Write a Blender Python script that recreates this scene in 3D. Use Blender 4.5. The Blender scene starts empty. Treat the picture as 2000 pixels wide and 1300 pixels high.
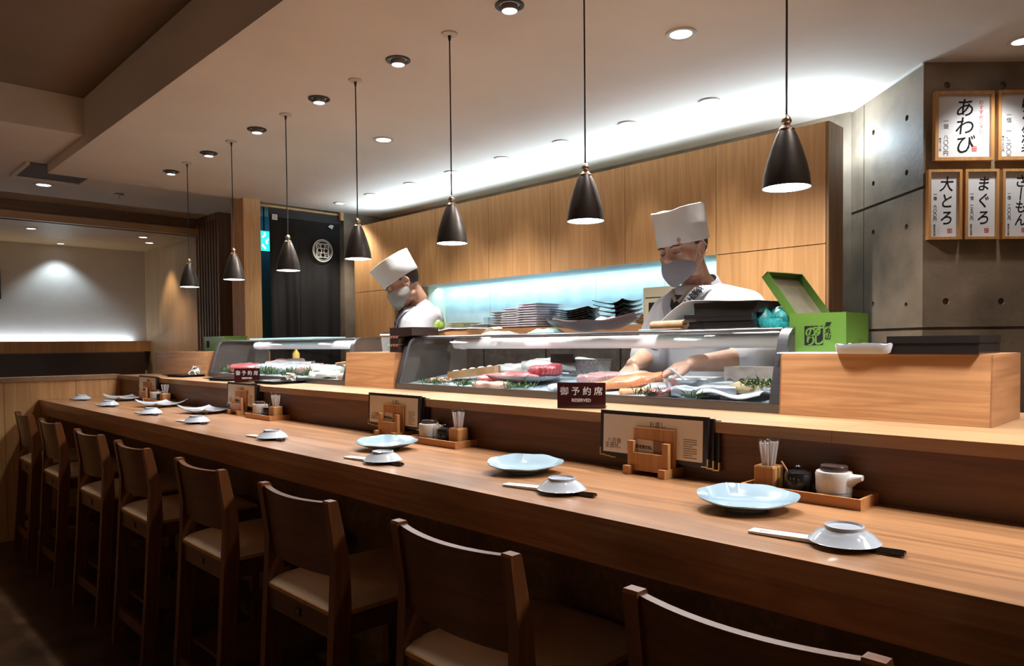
import bpy, bmesh, math, random
from mathutils import Vector, Matrix, Euler, noise
random.seed(11)
S = bpy.context.scene
COL = S.collection
PI = math.pi
R = math.radians

# ------------------------------------------------------------------ camera, world, exposure
yaw, pitch, roll = R(45.8137), R(-1.5622), R(-0.5676)
fw = Vector((-math.sin(yaw)*math.cos(pitch), math.cos(yaw)*math.cos(pitch), math.sin(pitch)))
r0 = Vector((math.cos(yaw), math.sin(yaw), 0)); u0 = r0.cross(fw)
rt = r0*math.cos(roll) + u0*math.sin(roll); up = u0*math.cos(roll) - r0*math.sin(roll)
cam = bpy.data.cameras.new('camera'); cam.lens = 25.52; cam.sensor_width = 36; cam.shift_y = 0.0297
cam.clip_start = 0.05; cam.clip_end = 60
co = bpy.data.objects.new('camera', cam); COL.objects.link(co)
co.matrix_world = Matrix(((rt.x, up.x, -fw.x, 0), (rt.y, up.y, -fw.y, 0), (rt.z, up.z, -fw.z, 1.25), (0, 0, 0, 1)))
S.camera = co
W = bpy.data.worlds.new('world'); S.world = W; W.use_nodes = True
W.node_tree.nodes['Background'].inputs[0].default_value = (1.0, 0.62, 0.38, 1)
W.node_tree.nodes['Background'].inputs[1].default_value = 0.055
S.view_settings.view_transform = 'Standard'; S.view_settings.look = 'None'
S.view_settings.exposure = 0.50; S.view_settings.gamma = 1.0; S.view_settings.use_curve_mapping = False
S.cycles.use_denoising = True
S.cycles.max_bounces = 8; S.cycles.diffuse_bounces = 4; S.cycles.glossy_bounces = 4
S.cycles.transparent_max_bounces = 16; S.cycles.transmission_bounces = 6
S.cycles.sample_clamp_indirect = 4.0; S.cycles.caustics_reflective = False; S.cycles.caustics_refractive = False

def lamp(name, kind, loc, energy, color, rot=(0, 0, 0), **k):
    l = bpy.data.lights.new(name, kind); l.energy = energy; l.color = color
    for a, b in k.items(): setattr(l, a, b)
    o = bpy.data.objects.new(name, l); COL.objects.link(o); o.location = loc; o.rotation_euler = rot
    return o
COOL = (0.80, 0.90, 1.0); NEUT = (1.0, 0.95, 0.89); WARM = (1.0, 0.72, 0.48)
# light strip lying in the trough on top of the wall cabinets, shining up
lamp('cabinet_top_strip', 'AREA', (-3.31, 3.45, 2.212), 22, (0.62, 0.83, 1.0), (PI+0.65, 0, 0), shape='RECTANGLE', size=3.8, size_y=0.07)
# end of the same strip, in the gap between the last cabinet and the column
lamp('cabinet_top_strip', 'POINT', (-1.43, 3.60, 2.215), 6.0, (0.66, 0.85, 1.0), shadow_soft_size=0.03)
# light strip under the wall cabinets, shining down the splashback
lamp('under_cabinet_strip', 'AREA', (-3.2, 3.50, 1.675), 6.5, (0.48, 0.83, 1.0), (R(28), 0, 0), shape='RECTANGLE', size=2.5, size_y=0.03)
# light strip behind the booth ledge, shining up the plaster
lamp('booth_ledge_strip', 'AREA', (-8.53, 1.0, 1.30), 6, (0.66, 0.82, 1.0), (PI, 0, 0), shape='RECTANGLE', size=0.02, size_y=3.1)
# unseen warm fill lamps added behind the camera to lift the front
for x in (-4.6, -1.6, 1.4): lamp('front_fill_lamp', 'POINT', (x, -2.6, 1.95), 6, (1.0, 0.74, 0.50), shadow_soft_size=0.2)
# unseen lights added along the downlight row to brighten the near end
for x in (-1.15, -0.51, 0.13, 0.77): lamp('downlight_beam', 'SPOT', (x, 1.745, 2.37), 18, NEUT, (0, 0, 0), spot_size=R(80), spot_blend=0.6, shadow_soft_size=0.03)
for x in (-0.175, 0.465, 1.1): lamp('pendant_bulb', 'SPOT', (x, 1.74, 1.626), 23, (0.96, 0.97, 1.0), spot_size=R(140), spot_blend=0.5, shadow_soft_size=0.05)  # unseen pendant lights added past the row, without shades, for brightness
# unseen spot added over the aisle to light a patch of floor
lamp('added_aisle_spot', 'SPOT', (-4.4, -0.35, 2.42), 60, (1.0, 0.80, 0.60), (0, 0, 0), spot_size=R(47), spot_blend=0.35, shadow_soft_size=0.03)
# light boxes inside the two glass fish cases
lamp('fish_case_light', 'AREA', (-1.77, 2.02, 1.277), 1.1, (0.92, 0.96, 1.0), (0, 0, 0), shape='RECTANGLE', size=1.6, size_y=0.05)
lamp('fish_case_light', 'AREA', (-3.88, 2.02, 1.277), 1.2, (0.86, 0.95, 1.0), (0, 0, 0), shape='RECTANGLE', size=1.5, size_y=0.05)

# ------------------------------------------------------------------ mesh helpers
def wmat(o):
    m = o.matrix_basis.copy()
    while o.parent: o = o.parent; m = o.matrix_basis @ m
    return m

class G:
    """collects shapes in world space, then links them as one mesh object"""
    def __init__(s): s.bm = bmesh.new()
    def _x(s, vs, M):
        if M is not None:
            for v in vs: v.co = M @ v.co
    def box(s, x0, x1, y0, y1, z0, z1, M=None):
        v = [s.bm.verts.new(p) for p in ((x0,y0,z0),(x1,y0,z0),(x1,y1,z0),(x0,y1,z0),(x0,y0,z1),(x1,y0,z1),(x1,y1,z1),(x0,y1,z1))]
        for f in ((0,3,2,1),(4,5,6,7),(0,1,5,4),(1,2,6,5),(2,3,7,6),(3,0,4,7)): s.bm.faces.new([v[i] for i in f])
        s._x(v, M); return s
    def loft(s, rings, caps=True, closed=True, M=None):
        vs = [[s.bm.verts.new(p) for p in r] for r in rings]
        n = len(rings[0])
        for a, b in zip(vs, vs[1:]):
            for i in range(n if closed else n-1):
                j = (i+1) % n
                s.bm.faces.new((a[i], a[j], b[j], b[i]))
        if caps and closed:
            s.bm.faces.new(list(reversed(vs[0]))); s.bm.faces.new(vs[-1])
        for r in vs: s._x(r, M)
        return s
    def lathe(s, prof, n=24, M=None, caps=True, sx=1, sy=1):
        return s.loft([[(r*math.cos(2*PI*i/n)*sx, r*math.sin(2*PI*i/n)*sy, z) for i in range(n)] for r, z in prof], caps, True, M)
    def prism(s, poly, z0, z1, M=None):
        return s.loft([[(x, y, z0) for x, y in poly], [(x, y, z1) for x, y in poly]], True, True, M)
    def tube(s, pts, r, n=10, M=None, caps=True):
        pts = [Vector(p) for p in pts]; rings = []
        rr = r if isinstance(r, (list, tuple)) else [r]*len(pts)
        ref = None
        for i, p in enumerate(pts):
            t = (pts[min(i+1, len(pts)-1)] - pts[max(i-1, 0)]).normalized()
            if ref is None:
                ref = t.orthogonal().normalized()
            ref = (ref - t*ref.dot(t)).normalized(); b = t.cross(ref)
            rings.append([p + (ref*math.cos(2*PI*k/n) + b*math.sin(2*PI*k/n))*rr[i] for k in range(n)])
        return s.loft(rings, caps, True, M)
    def ball(s, c, r, u=20, v=12, M=None, rot=None):
        r = (r, r, r) if not isinstance(r, (tuple, list)) else r
        Q = (rot.to_matrix() if rot else Matrix.Identity(3))
        rings = []
        for j in range(1, v):
            a = -PI/2 + PI*j/v
            rings.append([Vector(c) + Q @ Vector((r[0]*math.cos(a)*math.cos(2*PI*i/u), r[1]*math.cos(a)*math.sin(2*PI*i/u), r[2]*math.sin(a))) for i in range(u)])
        vs = [[s.bm.verts.new(p) for p in q] for q in rings]
        for a, b in zip(vs, vs[1:]):
            for i in range(u): s.bm.faces.new((a[i], a[(i+1) % u], b[(i+1) % u], b[i]))
        bo = s.bm.verts.new(Vector(c) + Q @ Vector((0, 0, -r[2]))); to = s.bm.verts.new(Vector(c) + Q @ Vector((0, 0, r[2])))
        for i in range(u):
            s.bm.faces.new((bo, vs[0][(i+1) % u], vs[0][i])); s.bm.faces.new((to, vs[-1][i], vs[-1][(i+1) % u]))
        for q in vs: s._x(q, M)
        s._x([bo, to], M); return s
    def sheet(s, f, nu, nv, th=0.0, M=None):
        """a surface f(u,v), u,v in 0..1, thickened downward by th"""
        g = [[s.bm.verts.new(f(i/nu, j/nv)) for j in range(nv+1)] for i in range(nu+1)]
        al = [v for q in g for v in q]
        fs = []
        for i in range(nu):
            for j in range(nv): fs.append(s.bm.faces.new((g[i][j], g[i+1][j], g[i+1][j+1], g[i][j+1])))
        if th:
            h = [[s.bm.verts.new(v.co - Vector((0, 0, th))) for v in q] for q in g]
            al += [v for q in h for v in q]
            for i in range(nu):
                for j in range(nv): s.bm.faces.new((h[i][j], h[i][j+1], h[i+1][j+1], h[i+1][j]))
            for i in range(nu):
                s.bm.faces.new((g[i][0], h[i][0], h[i+1][0], g[i+1][0])); s.bm.faces.new((g[i+1][nv], h[i+1][nv], h[i][nv], g[i][nv]))
            for j in range(nv):
                s.bm.faces.new((g[0][j+1], h[0][j+1], h[0][j], g[0][j])); s.bm.faces.new((g[nu][j], h[nu][j], h[nu][j+1], g[nu][j+1]))
        s._x(al, M); return s
    def jitter(s, amt, sc, seed=0):
        for v in s.bm.verts:
            v.co += Vector(noise.noise_vector(v.co*sc + Vector((seed, 0, 0))))*amt
        return s
    def obj(s, name, mat, parent=None, bevel=0, seg=2, smooth=False, sub=0, world=True):
        bm = s.bm
        if bevel:
            es = [e for e in bm.edges if len(e.link_faces) == 2 and e.calc_face_angle(0) > R(28)]
            bmesh.ops.bevel(bm, geom=es, offset=bevel, offset_type='OFFSET', segments=seg, profile=0.5, affect='EDGES', clamp_overlap=True)
        bmesh.ops.recalc_face_normals(bm, faces=bm.faces)
        if parent is not None and world: bm.transform(wmat(parent).inverted())
        me = bpy.data.meshes.new(name); bm.to_mesh(me); bm.free()
        if smooth or bevel:
            lim = R(40)
            for p in me.polygons: p.use_smooth = True
            me.set_sharp_from_angle(angle=lim)
        for m in (mat if isinstance(mat, (list, tuple)) else [mat]): me.materials.append(m)
        o = bpy.data.objects.new(name, me); COL.objects.link(o)
        if parent is not None: o.parent = parent
        if sub:
            q = o.modifiers.new('s', 'SUBSURF'); q.levels = sub; q.render_levels = sub
        return o

def tag(o, label=None, cat=None, group=None, kind=None):
    if label: o['label'] = label
    if cat: o['category'] = cat
    if group: o['group'] = group
    if kind: o['kind'] = kind
    return o
def thing(name, label, cat, loc=(0, 0, 0), rz=0, group=None):
    o = bpy.data.objects.new(name, None); COL.objects.link(o); o.empty_display_size = 0.05
    o.location = loc; o.rotation_euler = (0, 0, rz)
    return tag(o, label, cat, group)
def struct(o): o['kind'] = 'structure'; return o
def dup(root, loc, rz=0, label=None, group=None):
    def rec(o, par):
        c = o.copy(); COL.objects.link(c)
        if par is not None: c.parent = par
        for k in [k for k in bpy.data.objects if k.parent == o]: rec(k, c)
        return c
    c = rec(root, None); c.location = loc; c.rotation_euler = (0, 0, rz)
    if label: c['label'] = label
    if group: c['group'] = group
    return c
def T(x, y, z, rx=0, ry=0, rz=0): return Matrix.Translation((x, y, z)) @ Euler((rx, ry, rz)).to_matrix().to_4x4()

def text(body, size, mat, M, parent=None, name='lettering', ext=0.0003, sx=1.0, bold=0.0, shear=0.0, line=0.9, align='CENTER'):
    """lettering laid in the plane M (local x along the line, y up)"""
    c = bpy.data.curves.new('c', 'FONT'); c.body = body; c.size = size; c.extrude = ext; c.offset = bold; c.shear = shear
    c.align_x = align; c.align_y = 'CENTER'; c.space_line = line; c.resolution_u = 3
    o = bpy.data.objects.new('c', c); COL.objects.link(o)
    me = bpy.data.meshes.new_from_object(o.evaluated_get(bpy.context.evaluated_depsgraph_get()))
    bpy.data.objects.remove(o); bpy.data.curves.remove(c)
    me.transform(M @ Matrix.Diagonal((sx, 1, 1, 1)))
    if parent is not None: me.transform(wmat(parent).inverted())
    me.materials.clear(); me.materials.append(mat); me.name = name
    q = bpy.data.objects.new(name, me); COL.objects.link(q)
    if parent is not None: q.parent = parent
    return q

# ------------------------------------------------------------------ materials
def pmat(name, col, rough=0.5, metal=0.0, coat=0.0, spec=0.5, var=0.0, vs=8.0, bump=0.0, bs=60.0, trans=0.0, sss=0.0, stretch=(1, 1, 1)):
    m = bpy.data.materials.new(name); m.use_nodes = True; nt = m.node_tree; b = nt.nodes['Principled BSDF']
    b.inputs['Base Color'].default_value = (*col, 1); b.inputs['Roughness'].default_value = rough; b.inputs['Metallic'].default_value = metal
    b.inputs['Coat Weight'].default_value = coat; b.inputs['Coat Roughness'].default_value = 0.08; b.inputs['Specular IOR Level'].default_value = spec
    b.inputs['Transmission Weight'].default_value = trans
    if sss:
        b.inputs['Subsurface Weight'].default_value = sss; b.inputs['Subsurface Radius'].default_value = (0.012, 0.005, 0.003); b.inputs['Subsurface Scale'].default_value = 1.0
    tc = nt.nodes.new('ShaderNodeTexCoord'); mp = nt.nodes.new('ShaderNodeMapping'); mp.inputs['Scale'].default_value = stretch
    nt.links.new(tc.outputs['Object'], mp.inputs[0])
    if var:
        n = nt.nodes.new('ShaderNodeTexNoise'); n.inputs['Scale'].default_value = vs; n.inputs['Detail'].default_value = 6
        nt.links.new(mp.outputs[0], n.inputs['Vector'])
        r = nt.nodes.new('ShaderNodeValToRGB'); r.color_ramp.elements[0].position = 0.3; r.color_ramp.elements[1].position = 0.72
        r.color_ramp.elements[0].color = (*[max(0, c*(1-var)) for c in col], 1); r.color_ramp.elements[1].color = (*[min(1, c*(1+var)) for c in col], 1)
        nt.links.new(n.outputs['Fac'], r.inputs[0]); nt.links.new(r.outputs[0], b.inputs['Base Color'])
    if bump:
        n2 = nt.nodes.new('ShaderNodeTexNoise'); n2.inputs['Scale'].default_value = bs; n2.inputs['Detail'].default_value = 4
        nt.links.new(mp.outputs[0], n2.inputs['Vector'])
        bp = nt.nodes.new('ShaderNodeBump'); bp.inputs['Strength'].default_value = bump; bp.inputs['Distance'].default_value = 0.004
        nt.links.new(n2.outputs['Fac'], bp.inputs['Height']); nt.links.new(bp.outputs[0], b.inputs['Normal'])
    return m

def wood(name, dark, light, axis='x', rough=0.42, sc=1.0, coat=0.0, fig=1.0):
    """straight grained oak veneer, grain along axis"""
    m = bpy.data.materials.new(name); m.use_nodes = True; nt = m.node_tree; b = nt.nodes['Principled BSDF']
    L = nt.links.new
    tc = nt.nodes.new('ShaderNodeTexCoord'); mp = nt.nodes.new('ShaderNodeMapping'); L(tc.outputs['Object'], mp.inputs[0])
    s = [14*sc]*3; s['xyz'.index(axis)] = 0.9*sc; mp.inputs['Scale'].default_value = s
    n1 = nt.nodes.new('ShaderNodeTexNoise'); n1.inputs['Scale'].default_value = 1.0; n1.inputs['Detail'].default_value = 3; n1.inputs['Distortion'].default_value = 0.9*fig
    L(mp.outputs[0], n1.inputs['Vector'])
    mp2 = nt.nodes.new('ShaderNodeMapping'); s2 = [150*sc]*3; s2['xyz'.index(axis)] = 4*sc; mp2.inputs['Scale'].default_value = s2
    L(tc.outputs['Object'], mp2.inputs[0])
    n2 = nt.nodes.new('ShaderNodeTexNoise'); n2.inputs['Scale'].default_value = 1.0; n2.inputs['Detail'].default_value = 2
    L(mp2.outputs[0], n2.inputs['Vector'])
    # cathedral bands: fold the coarse noise
    mu = nt.nodes.new('ShaderNodeMath'); mu.operation = 'MULTIPLY'; mu.inputs[1].default_value = 22; L(n1.outputs['Fac'], mu.inputs[0])
    si = nt.nodes.new('ShaderNodeMath'); si.operation = 'SINE'; L(mu.outputs[0], si.inputs[0])
    a = nt.nodes.new('ShaderNodeMath'); a.operation = 'MULTIPLY_ADD'; a.inputs[1].default_value = 0.16; a.inputs[2].default_value = 0.22; L(si.outputs[0], a.inputs[0])
    a2 = nt.nodes.new('ShaderNodeMath'); a2.operation = 'MULTIPLY_ADD'; a2.inputs[1].default_value = 0.55; L(n2.outputs['Fac'], a2.inputs[0]); L(a.outputs[0], a2.inputs[2])
    r = nt.nodes.new('ShaderNodeValToRGB'); r.color_ramp.elements[0].position = 0.22; r.color_ramp.elements[1].position = 0.78
    r.color_ramp.elements[0].color = (*dark, 1); r.color_ramp.elements[1].color = (*light, 1)
    L(a2.outputs[0], r.inputs[0]); L(r.outputs[0], b.inputs['Base Color'])
    b.inputs['Roughness'].default_value = rough; b.inputs['Coat Weight'].default_value = coat; b.inputs['Coat Roughness'].default_value = 0.18
    bp = nt.nodes.new('ShaderNodeBump'); bp.inputs['Strength'].default_value = 0.12; bp.inputs['Distance'].default_value = 0.001
    L(n2.outputs['Fac'], bp.inputs['Height']); L(bp.outputs[0], b.inputs['Normal'])
    return m

def emis(name, col, st):
    m = bpy.data.materials.new(name); m.use_nodes = True; nt = m.node_tree; nt.nodes.clear()
    o = nt.nodes.new('ShaderNodeOutputMaterial'); e = nt.nodes.new('ShaderNodeEmission'); e.inputs[0].default_value = (*col, 1); e.inputs[1].default_value = st
    nt.links.new(e.outputs[0], o.inputs[0]); return m
def glass(name, tint=(1, 1, 1), refl=1.0):
    m = bpy.data.materials.new(name); m.use_nodes = True; nt = m.node_tree; nt.nodes.clear(); L = nt.links.new
    o = nt.nodes.new('ShaderNodeOutputMaterial'); t = nt.nodes.new('ShaderNodeBsdfTransparent'); t.inputs[0].default_value = (*tint, 1)
    g = nt.nodes.new('ShaderNodeBsdfGlossy'); g.inputs['Roughness'].default_value = 0.02
    f = nt.nodes.new('ShaderNodeFresnel'); f.inputs[0].default_value = 1.45
    ge = nt.nodes.new('ShaderNodeNewGeometry')          # only the outer face of each surface reflects
    iv = nt.nodes.new('ShaderNodeMath'); iv.operation = 'MULTIPLY_ADD'; iv.inputs[1].default_value = -refl; iv.inputs[2].default_value = refl; L(ge.outputs['Backfacing'], iv.inputs[0])
    mu = nt.nodes.new('ShaderNodeMath'); mu.operation = 'MULTIPLY'; L(f.outputs[0], mu.inputs[0]); L(iv.outputs[0], mu.inputs[1])
    x = nt.nodes.new('ShaderNodeMixShader'); L(mu.outputs[0], x.inputs[0]); L(t.outputs[0], x.inputs[1]); L(g.outputs[0], x.inputs[2]); L(x.outputs[0], o.inputs[0])
    return m
def banded(name, c1, c2, scale, rough=0.3, axis='x', dist=2.0, sss=0.0, pos=(0.35, 0.65)):
    m = pmat(name, c1, rough, coat=0.25, sss=sss); nt = m.node_tree; L = nt.links.new; b = nt.nodes['Principled BSDF']
    tc = nt.nodes.new('ShaderNodeTexCoord'); w = nt.nodes.new('ShaderNodeTexWave'); w.bands_direction = axis.upper()
    w.inputs['Scale'].default_value = scale; w.inputs['Distortion'].default_value = dist; w.inputs['Detail'].default_value = 3
    L(tc.outputs['Object'], w.inputs['Vector'])
    r = nt.nodes.new('ShaderNodeValToRGB'); r.color_ramp.elements[0].position = pos[0]; r.color_ramp.elements[1].position = pos[1]
    r.color_ramp.elements[0].color = (*c1, 1); r.color_ramp.elements[1].color = (*c2, 1)
    L(w.outputs['Fac'], r.inputs[0]); L(r.outputs[0], b.inputs['Base Color']); return m

OAK_D, OAK_L = (0.235, 0.110, 0.046), (0.42, 0.215, 0.098)
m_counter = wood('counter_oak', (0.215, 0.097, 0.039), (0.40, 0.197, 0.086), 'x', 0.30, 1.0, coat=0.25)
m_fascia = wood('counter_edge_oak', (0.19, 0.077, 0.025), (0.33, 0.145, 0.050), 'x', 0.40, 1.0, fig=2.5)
m_riser_shade = wood('riser_oak_shaded', (0.085, 0.032, 0.010), (0.16, 0.064, 0.021), 'x', 0.45, 1.0, fig=1.5)  # oak darkened: the shade under the shelf is put into the colour
m_shelf = wood('shelf_oak', (0.28, 0.155, 0.075), (0.385, 0.225, 0.112), 'x', 0.35)
m_block = wood('block_oak', (0.36, 0.165, 0.065), (0.55, 0.285, 0.125), 'x', 0.40, 1.1, fig=1.6)
m_blockside = wood('block_end_oak', (0.24, 0.105, 0.042), (0.36, 0.17, 0.07), 'y', 0.45)
m_cab = wood('cabinet_oak', (0.50, 0.255, 0.098), (0.65, 0.36, 0.152), 'z', 0.42, 1.1)
m_cabshade = wood('cabinet_oak_shaded', (0.20, 0.10, 0.038), (0.32, 0.165, 0.065), 'z', 0.45)  # darker copy of the cabinet oak, the side's shade put into the colour
m_panel = wood('wall_panel_oak', (0.46, 0.235, 0.09), (0.62, 0.345, 0.15), 'z', 0.45)
m_beam = wood('dark_beam_oak', (0.13, 0.066, 0.028), (0.21, 0.11, 0.048), 'y', 0.5)
m_soffit = wood('pale_booth_veneer', (0.42, 0.27, 0.14), (0.52, 0.345, 0.185), 'z', 0.5, 0.6)
m_post = wood('post_oak', (0.50, 0.265, 0.10), (0.66, 0.385, 0.155), 'z', 0.45, 1.6)
m_brown = wood('brown_panel', (0.20, 0.095, 0.048), (0.31, 0.155, 0.08), 'z', 0.42)
m_slat = wood('dark_slat', (0.15, 0.078, 0.037), (0.24, 0.125, 0.06), 'z', 0.5)
m_chair = wood('chair_beech', (0.100, 0.031, 0.008), (0.185, 0.058, 0.015), 'z', 0.33, 1.2, coat=0.2)
m_chairx = wood('chair_back_veneer', (0.082, 0.027, 0.008), (0.145, 0.050, 0.016), 'x', 0.33, 1.2, coat=0.2)
m_cush = pmat('beige_vinyl', (0.60, 0.45, 0.32), 0.42, bump=0.05, bs=300)
m_small = wood('honey_box_wood', (0.36, 0.16, 0.05), (0.50, 0.245, 0.085), 'z', 0.4, 1.5)
m_tray = wood('tray_wood', (0.40, 0.165, 0.055), (0.50, 0.22, 0.08), 'x', 0.38, 1.5)
m_ceil = pmat('ceiling_paint', (0.73, 0.64, 0.555), 0.9, var=0.05, vs=2.0, bump=0.05, bs=250)
m_ceil_d = pmat('recess_dark', (0.22, 0.15, 0.10), 0.9, var=0.05, vs=3)  # recess top, much darker than the rest of the ceiling
m_plaster = pmat('booth_plaster', (0.66, 0.60, 0.53), 0.85, var=0.03, bump=0.06, bs=200)
m_floor = pmat('dark_floor_tile', (0.075, 0.040, 0.022), 0.30, var=0.6, vs=7, bump=0.1, bs=30)
m_conc = pmat('concrete', (0.200, 0.152, 0.106), 0.62, var=0.42, vs=4.5, bump=0.25, bs=60)
m_splash = pmat('splashback_panel', (0.44, 0.52, 0.54), 0.45, var=0.14, vs=9, bump=0.04, bs=60)
m_hole = pmat('tie_hole_plug', (0.12, 0.10, 0.08), 0.8)
m_steel = pmat('brushed_steel', (0.17, 0.17, 0.18), 0.34, 0.9, var=0.1, vs=4, stretch=(1, 30, 30))
m_steeld = pmat('dull_steel', (0.085, 0.070, 0.062), 0.5, 0.5, var=0.12, vs=8)
m_nickel = pmat('nickel', (0.62, 0.52, 0.42), 0.22, 1.0)
m_shade = pmat('bronze_shade', (0.034, 0.026, 0.022), 0.42, 0.6, spec=0.5, var=0.25, vs=20)
m_cord = pmat('black_cord', (0.012, 0.010, 0.010), 0.6)
m_white = pmat('white_paint', (0.75, 0.74, 0.72), 0.5)
m_black = pmat('black_lacquer', (0.012, 0.010, 0.010), 0.22, coat=0.4)
m_leather = pmat('dark_leather', (0.028, 0.016, 0.012), 0.42, bump=0.1, bs=120)
m_glow = emis('lamp_glow', (0.86, 0.93, 1.0), 7.0)
m_glow2 = emis('downlight_glow', (0.90, 0.95, 1.0), 5.0)
m_glass = glass('case_glass', (0.97, 0.98, 0.98), 1.0)
m_clear = glass('clear_plastic', (0.93, 0.95, 0.96), 1.4)
m_china = pmat('white_porcelain', (0.44, 0.48, 0.53), 0.08, coat=0.5)
m_celadon = pmat('pale_blue_porcelain', (0.27, 0.375, 0.445), 0.08, coat=0.6)
m_ink = pmat('black_ink', (0.008, 0.007, 0.008), 0.8, spec=0.15)
m_red = pmat('red_ink', (0.55, 0.04, 0.03), 0.7)
m_paper = pmat('white_paper', (0.78, 0.80, 0.84), 0.65)
m_gold = pmat('brass_corner', (0.62, 0.46, 0.24), 0.3, 0.9)
# ------------------------------------------------------------------ the room
struct(G().box(-9.2, 3.0, -3.0, 4.9, -0.1, 0).obj('floor', m_floor))
c = G()
c.box(-5.57, 3.0, 1.17, 4.9, 2.40, 2.80)                  # lowered ceiling over the bar and the kitchen
c.box(-9.2, -5.57, -3.0, 4.9, 2.46, 2.80)                 # ceiling of the booths and the corridor
c.box(-5.57, -4.68, -3.0, 1.17, 2.46, 2.80)
struct(c.obj('ceiling', m_ceil))
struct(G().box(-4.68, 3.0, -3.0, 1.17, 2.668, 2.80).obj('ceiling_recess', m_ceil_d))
# low wall that closes the bar at its far end
w = struct(G().box(-5.77, -5.65, -3.0, 1.605, 0, 1.031).obj('wall_left', m_panel))
struct(G().box(-5.79, -5.642, -3.0, 1.60, 1.031, 1.060).obj('trim_1', m_shelf, bevel=0.003))
g = G()
for yy in (-0.6, -0.1, 0.45, 0.91, 1.32): g.box(-5.651, -5.6495, yy-0.0015, yy+0.0015, 0.02, 1.03)
g.obj('panel_joint', m_beam, w)
# booth behind the low wall
struct(G().box(-8.70, -8.57, -3.0, 2.75, 0, 2.32).obj('wall_booth', m_plaster))
struct(G().box(-8.70, -7.10, 2.70, 2.80, 0, 2.32).obj('wall_booth_end', m_soffit))
struct(G().box(-8.70, -7.00, -3.0, 2.75, 2.300, 2.36).obj('ceiling_booth', wood('booth_ceiling_veneer', (0.50, 0.30, 0.14), (0.62, 0.385, 0.19), 'y', 0.35, 0.6)))
struct(G().box(-7.10, -7.05, -3.0, 2.69, 2.300, 2.46).obj('trim_2', m_beam))
struct(G().box(-8.60, -8.45, -3.0, 2.70, 1.205, 1.290).box(-8.46, -8.44, -3.0, 2.70, 1.205, 1.318).obj('trim_3', m_panel, bevel=0.003))
# slatted screen and brown panel beyond the post
s = thing('slat_screen', 'dark vertical slat screen beside the brown panel, left of the oak post', 'screen', (-6.82, 2.75, 0))
G().box(-7.05, -6.585, 2.735, 2.79, 0, 2.46).obj('backing', pmat('screen_backing', (0.02, 0.012, 0.008), 0.7), s)
for i in range(7):
    x = -7.03+i*0.064
    G().box(x, x+0.034, 2.69, 2.735, 0, 2.44).obj('slat', m_slat, s)
G().box(-7.05, -6.585, 2.685, 2.74, 2.40, 2.46).obj('top_rail', m_slat, s)
struct(G().box(-7.05, -6.58, 2.80, 4.6, 0, 2.46).box(-6.583, -6.55, 2.69, 4.6, 0, 2.46).obj('wall_corridor', m_brown))
struct(G().box(-5.73, -5.50, 2.457, 2.595, 0, 2.46).obj('pillar_left', m_post, bevel=0.002))
# kitchen walls
struct(G().box(-6.6, -5.55, 3.375, 4.9, 0, 2.46).box(-5.60, 3.0, 3.80, 4.9, 0, 2.46).obj('wall_back', m_conc))
g = G()
for x in (-4.44, -3.915, -3.41, -2.925, -2.41): g.box(x, x+(0.522 if x < -4.4 else 0.502 if x < -3.9 else 0.482 if x < -3.3 else 0.512 if x < -2.8 else 0.50), 3.59, 3.62, 1.33, 1.72)
struct(g.obj('trim_4', m_splash, bevel=0.0015))
G_ = G().box(-4.60, -4.43, 3.42, 3.60, 1.20, 1.69)
struct(G_.obj('wall_kitchen_return', pmat('cream_wall', (0.62, 0.60, 0.47), 0.6)))
# concrete column turned 45 degrees, with shuttering grooves and tie holes
A = Vector((-0.985, 3.36, 0)); dr = Vector((0.697, 0.717, 0)); dl = Vector((-0.724, 0.690, 0))
col = G().prism([tuple((A+dl*0.63)[:2]), tuple(A[:2]), tuple((A+dr*3.6)[:2]), tuple((A+dr*3.6+Vector((0, 1.4, 0)))[:2]), tuple((A+dl*0.63+Vector((0, 1.0, 0)))[:2])], 0, 2.46).obj('wall_right', m_conc)
struct(col)
cut = G()
nl = Vector((-0.690, -0.724, 0)); nr = Vector((0.717, -0.697, 0))
def face_m(o, d, n, t, z):      # a frame on a wall face: x along the face, y up, z out
    p = o+d*t
    return Matrix(((d.x, 0, n.x, p.x), (d.y, 0, n.y, p.y), (0, 1, 0, z), (0, 0, 0, 1)))
LM = lambda t, z: face_m(A, dl, nl, t, z)
RM = lambda t, z: face_m(A, dr, nr, t, z)
for z in (1.296, 1.885):
    cut.box(-0.05, 0.64, -0.006, 0.006, -0.012, 0.02, LM(0, z)); cut.box(-0.02, 3.5, -0.006, 0.006, -0.012, 0.02, RM(0, z))
cut.box(-0.003, 0.003, -0.1, 2.4, -0.006, 0.02, LM(0.50, 0.2))
for t, z in ((0.125, 2.21), (0.41, 2.23), (0.125, 1.975), (0.41, 1.99), (0.125, 1.74), (0.41, 1.76), (0.125, 1.40), (0.41, 1.42)):
    cut.lathe([(0.013, -0.014), (0.013, 0.02)], 16, LM(t, z))
for t, z in ((0.098, 2.306), (0.332, 2.304), (0.098, 1.409), (0.330, 1.407), (0.60, 1.407)):
    cut.lathe([(0.014, -0.014), (0.014, 0.02)], 16, RM(t, z))
cu = cut.obj('cutter', m_hole)
bo = col.modifiers.new('b', 'BOOLEAN'); bo.operation = 'DIFFERENCE'; bo.object = cu; bo.solver = 'EXACT'; bo.use_self = True
bpy.context.view_layer.update()
me = bpy.data.meshes.new_from_object(col.evaluated_get(bpy.context.evaluated_depsgraph_get()))
col.modifiers.clear(); col.data = me; bpy.data.objects.remove(cu)
struct(G().box(-0.002, 0.62, 0, 0.009, -0.002, 0.006, LM(0, 2.391)).obj('trim_5', m_white))

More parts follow.
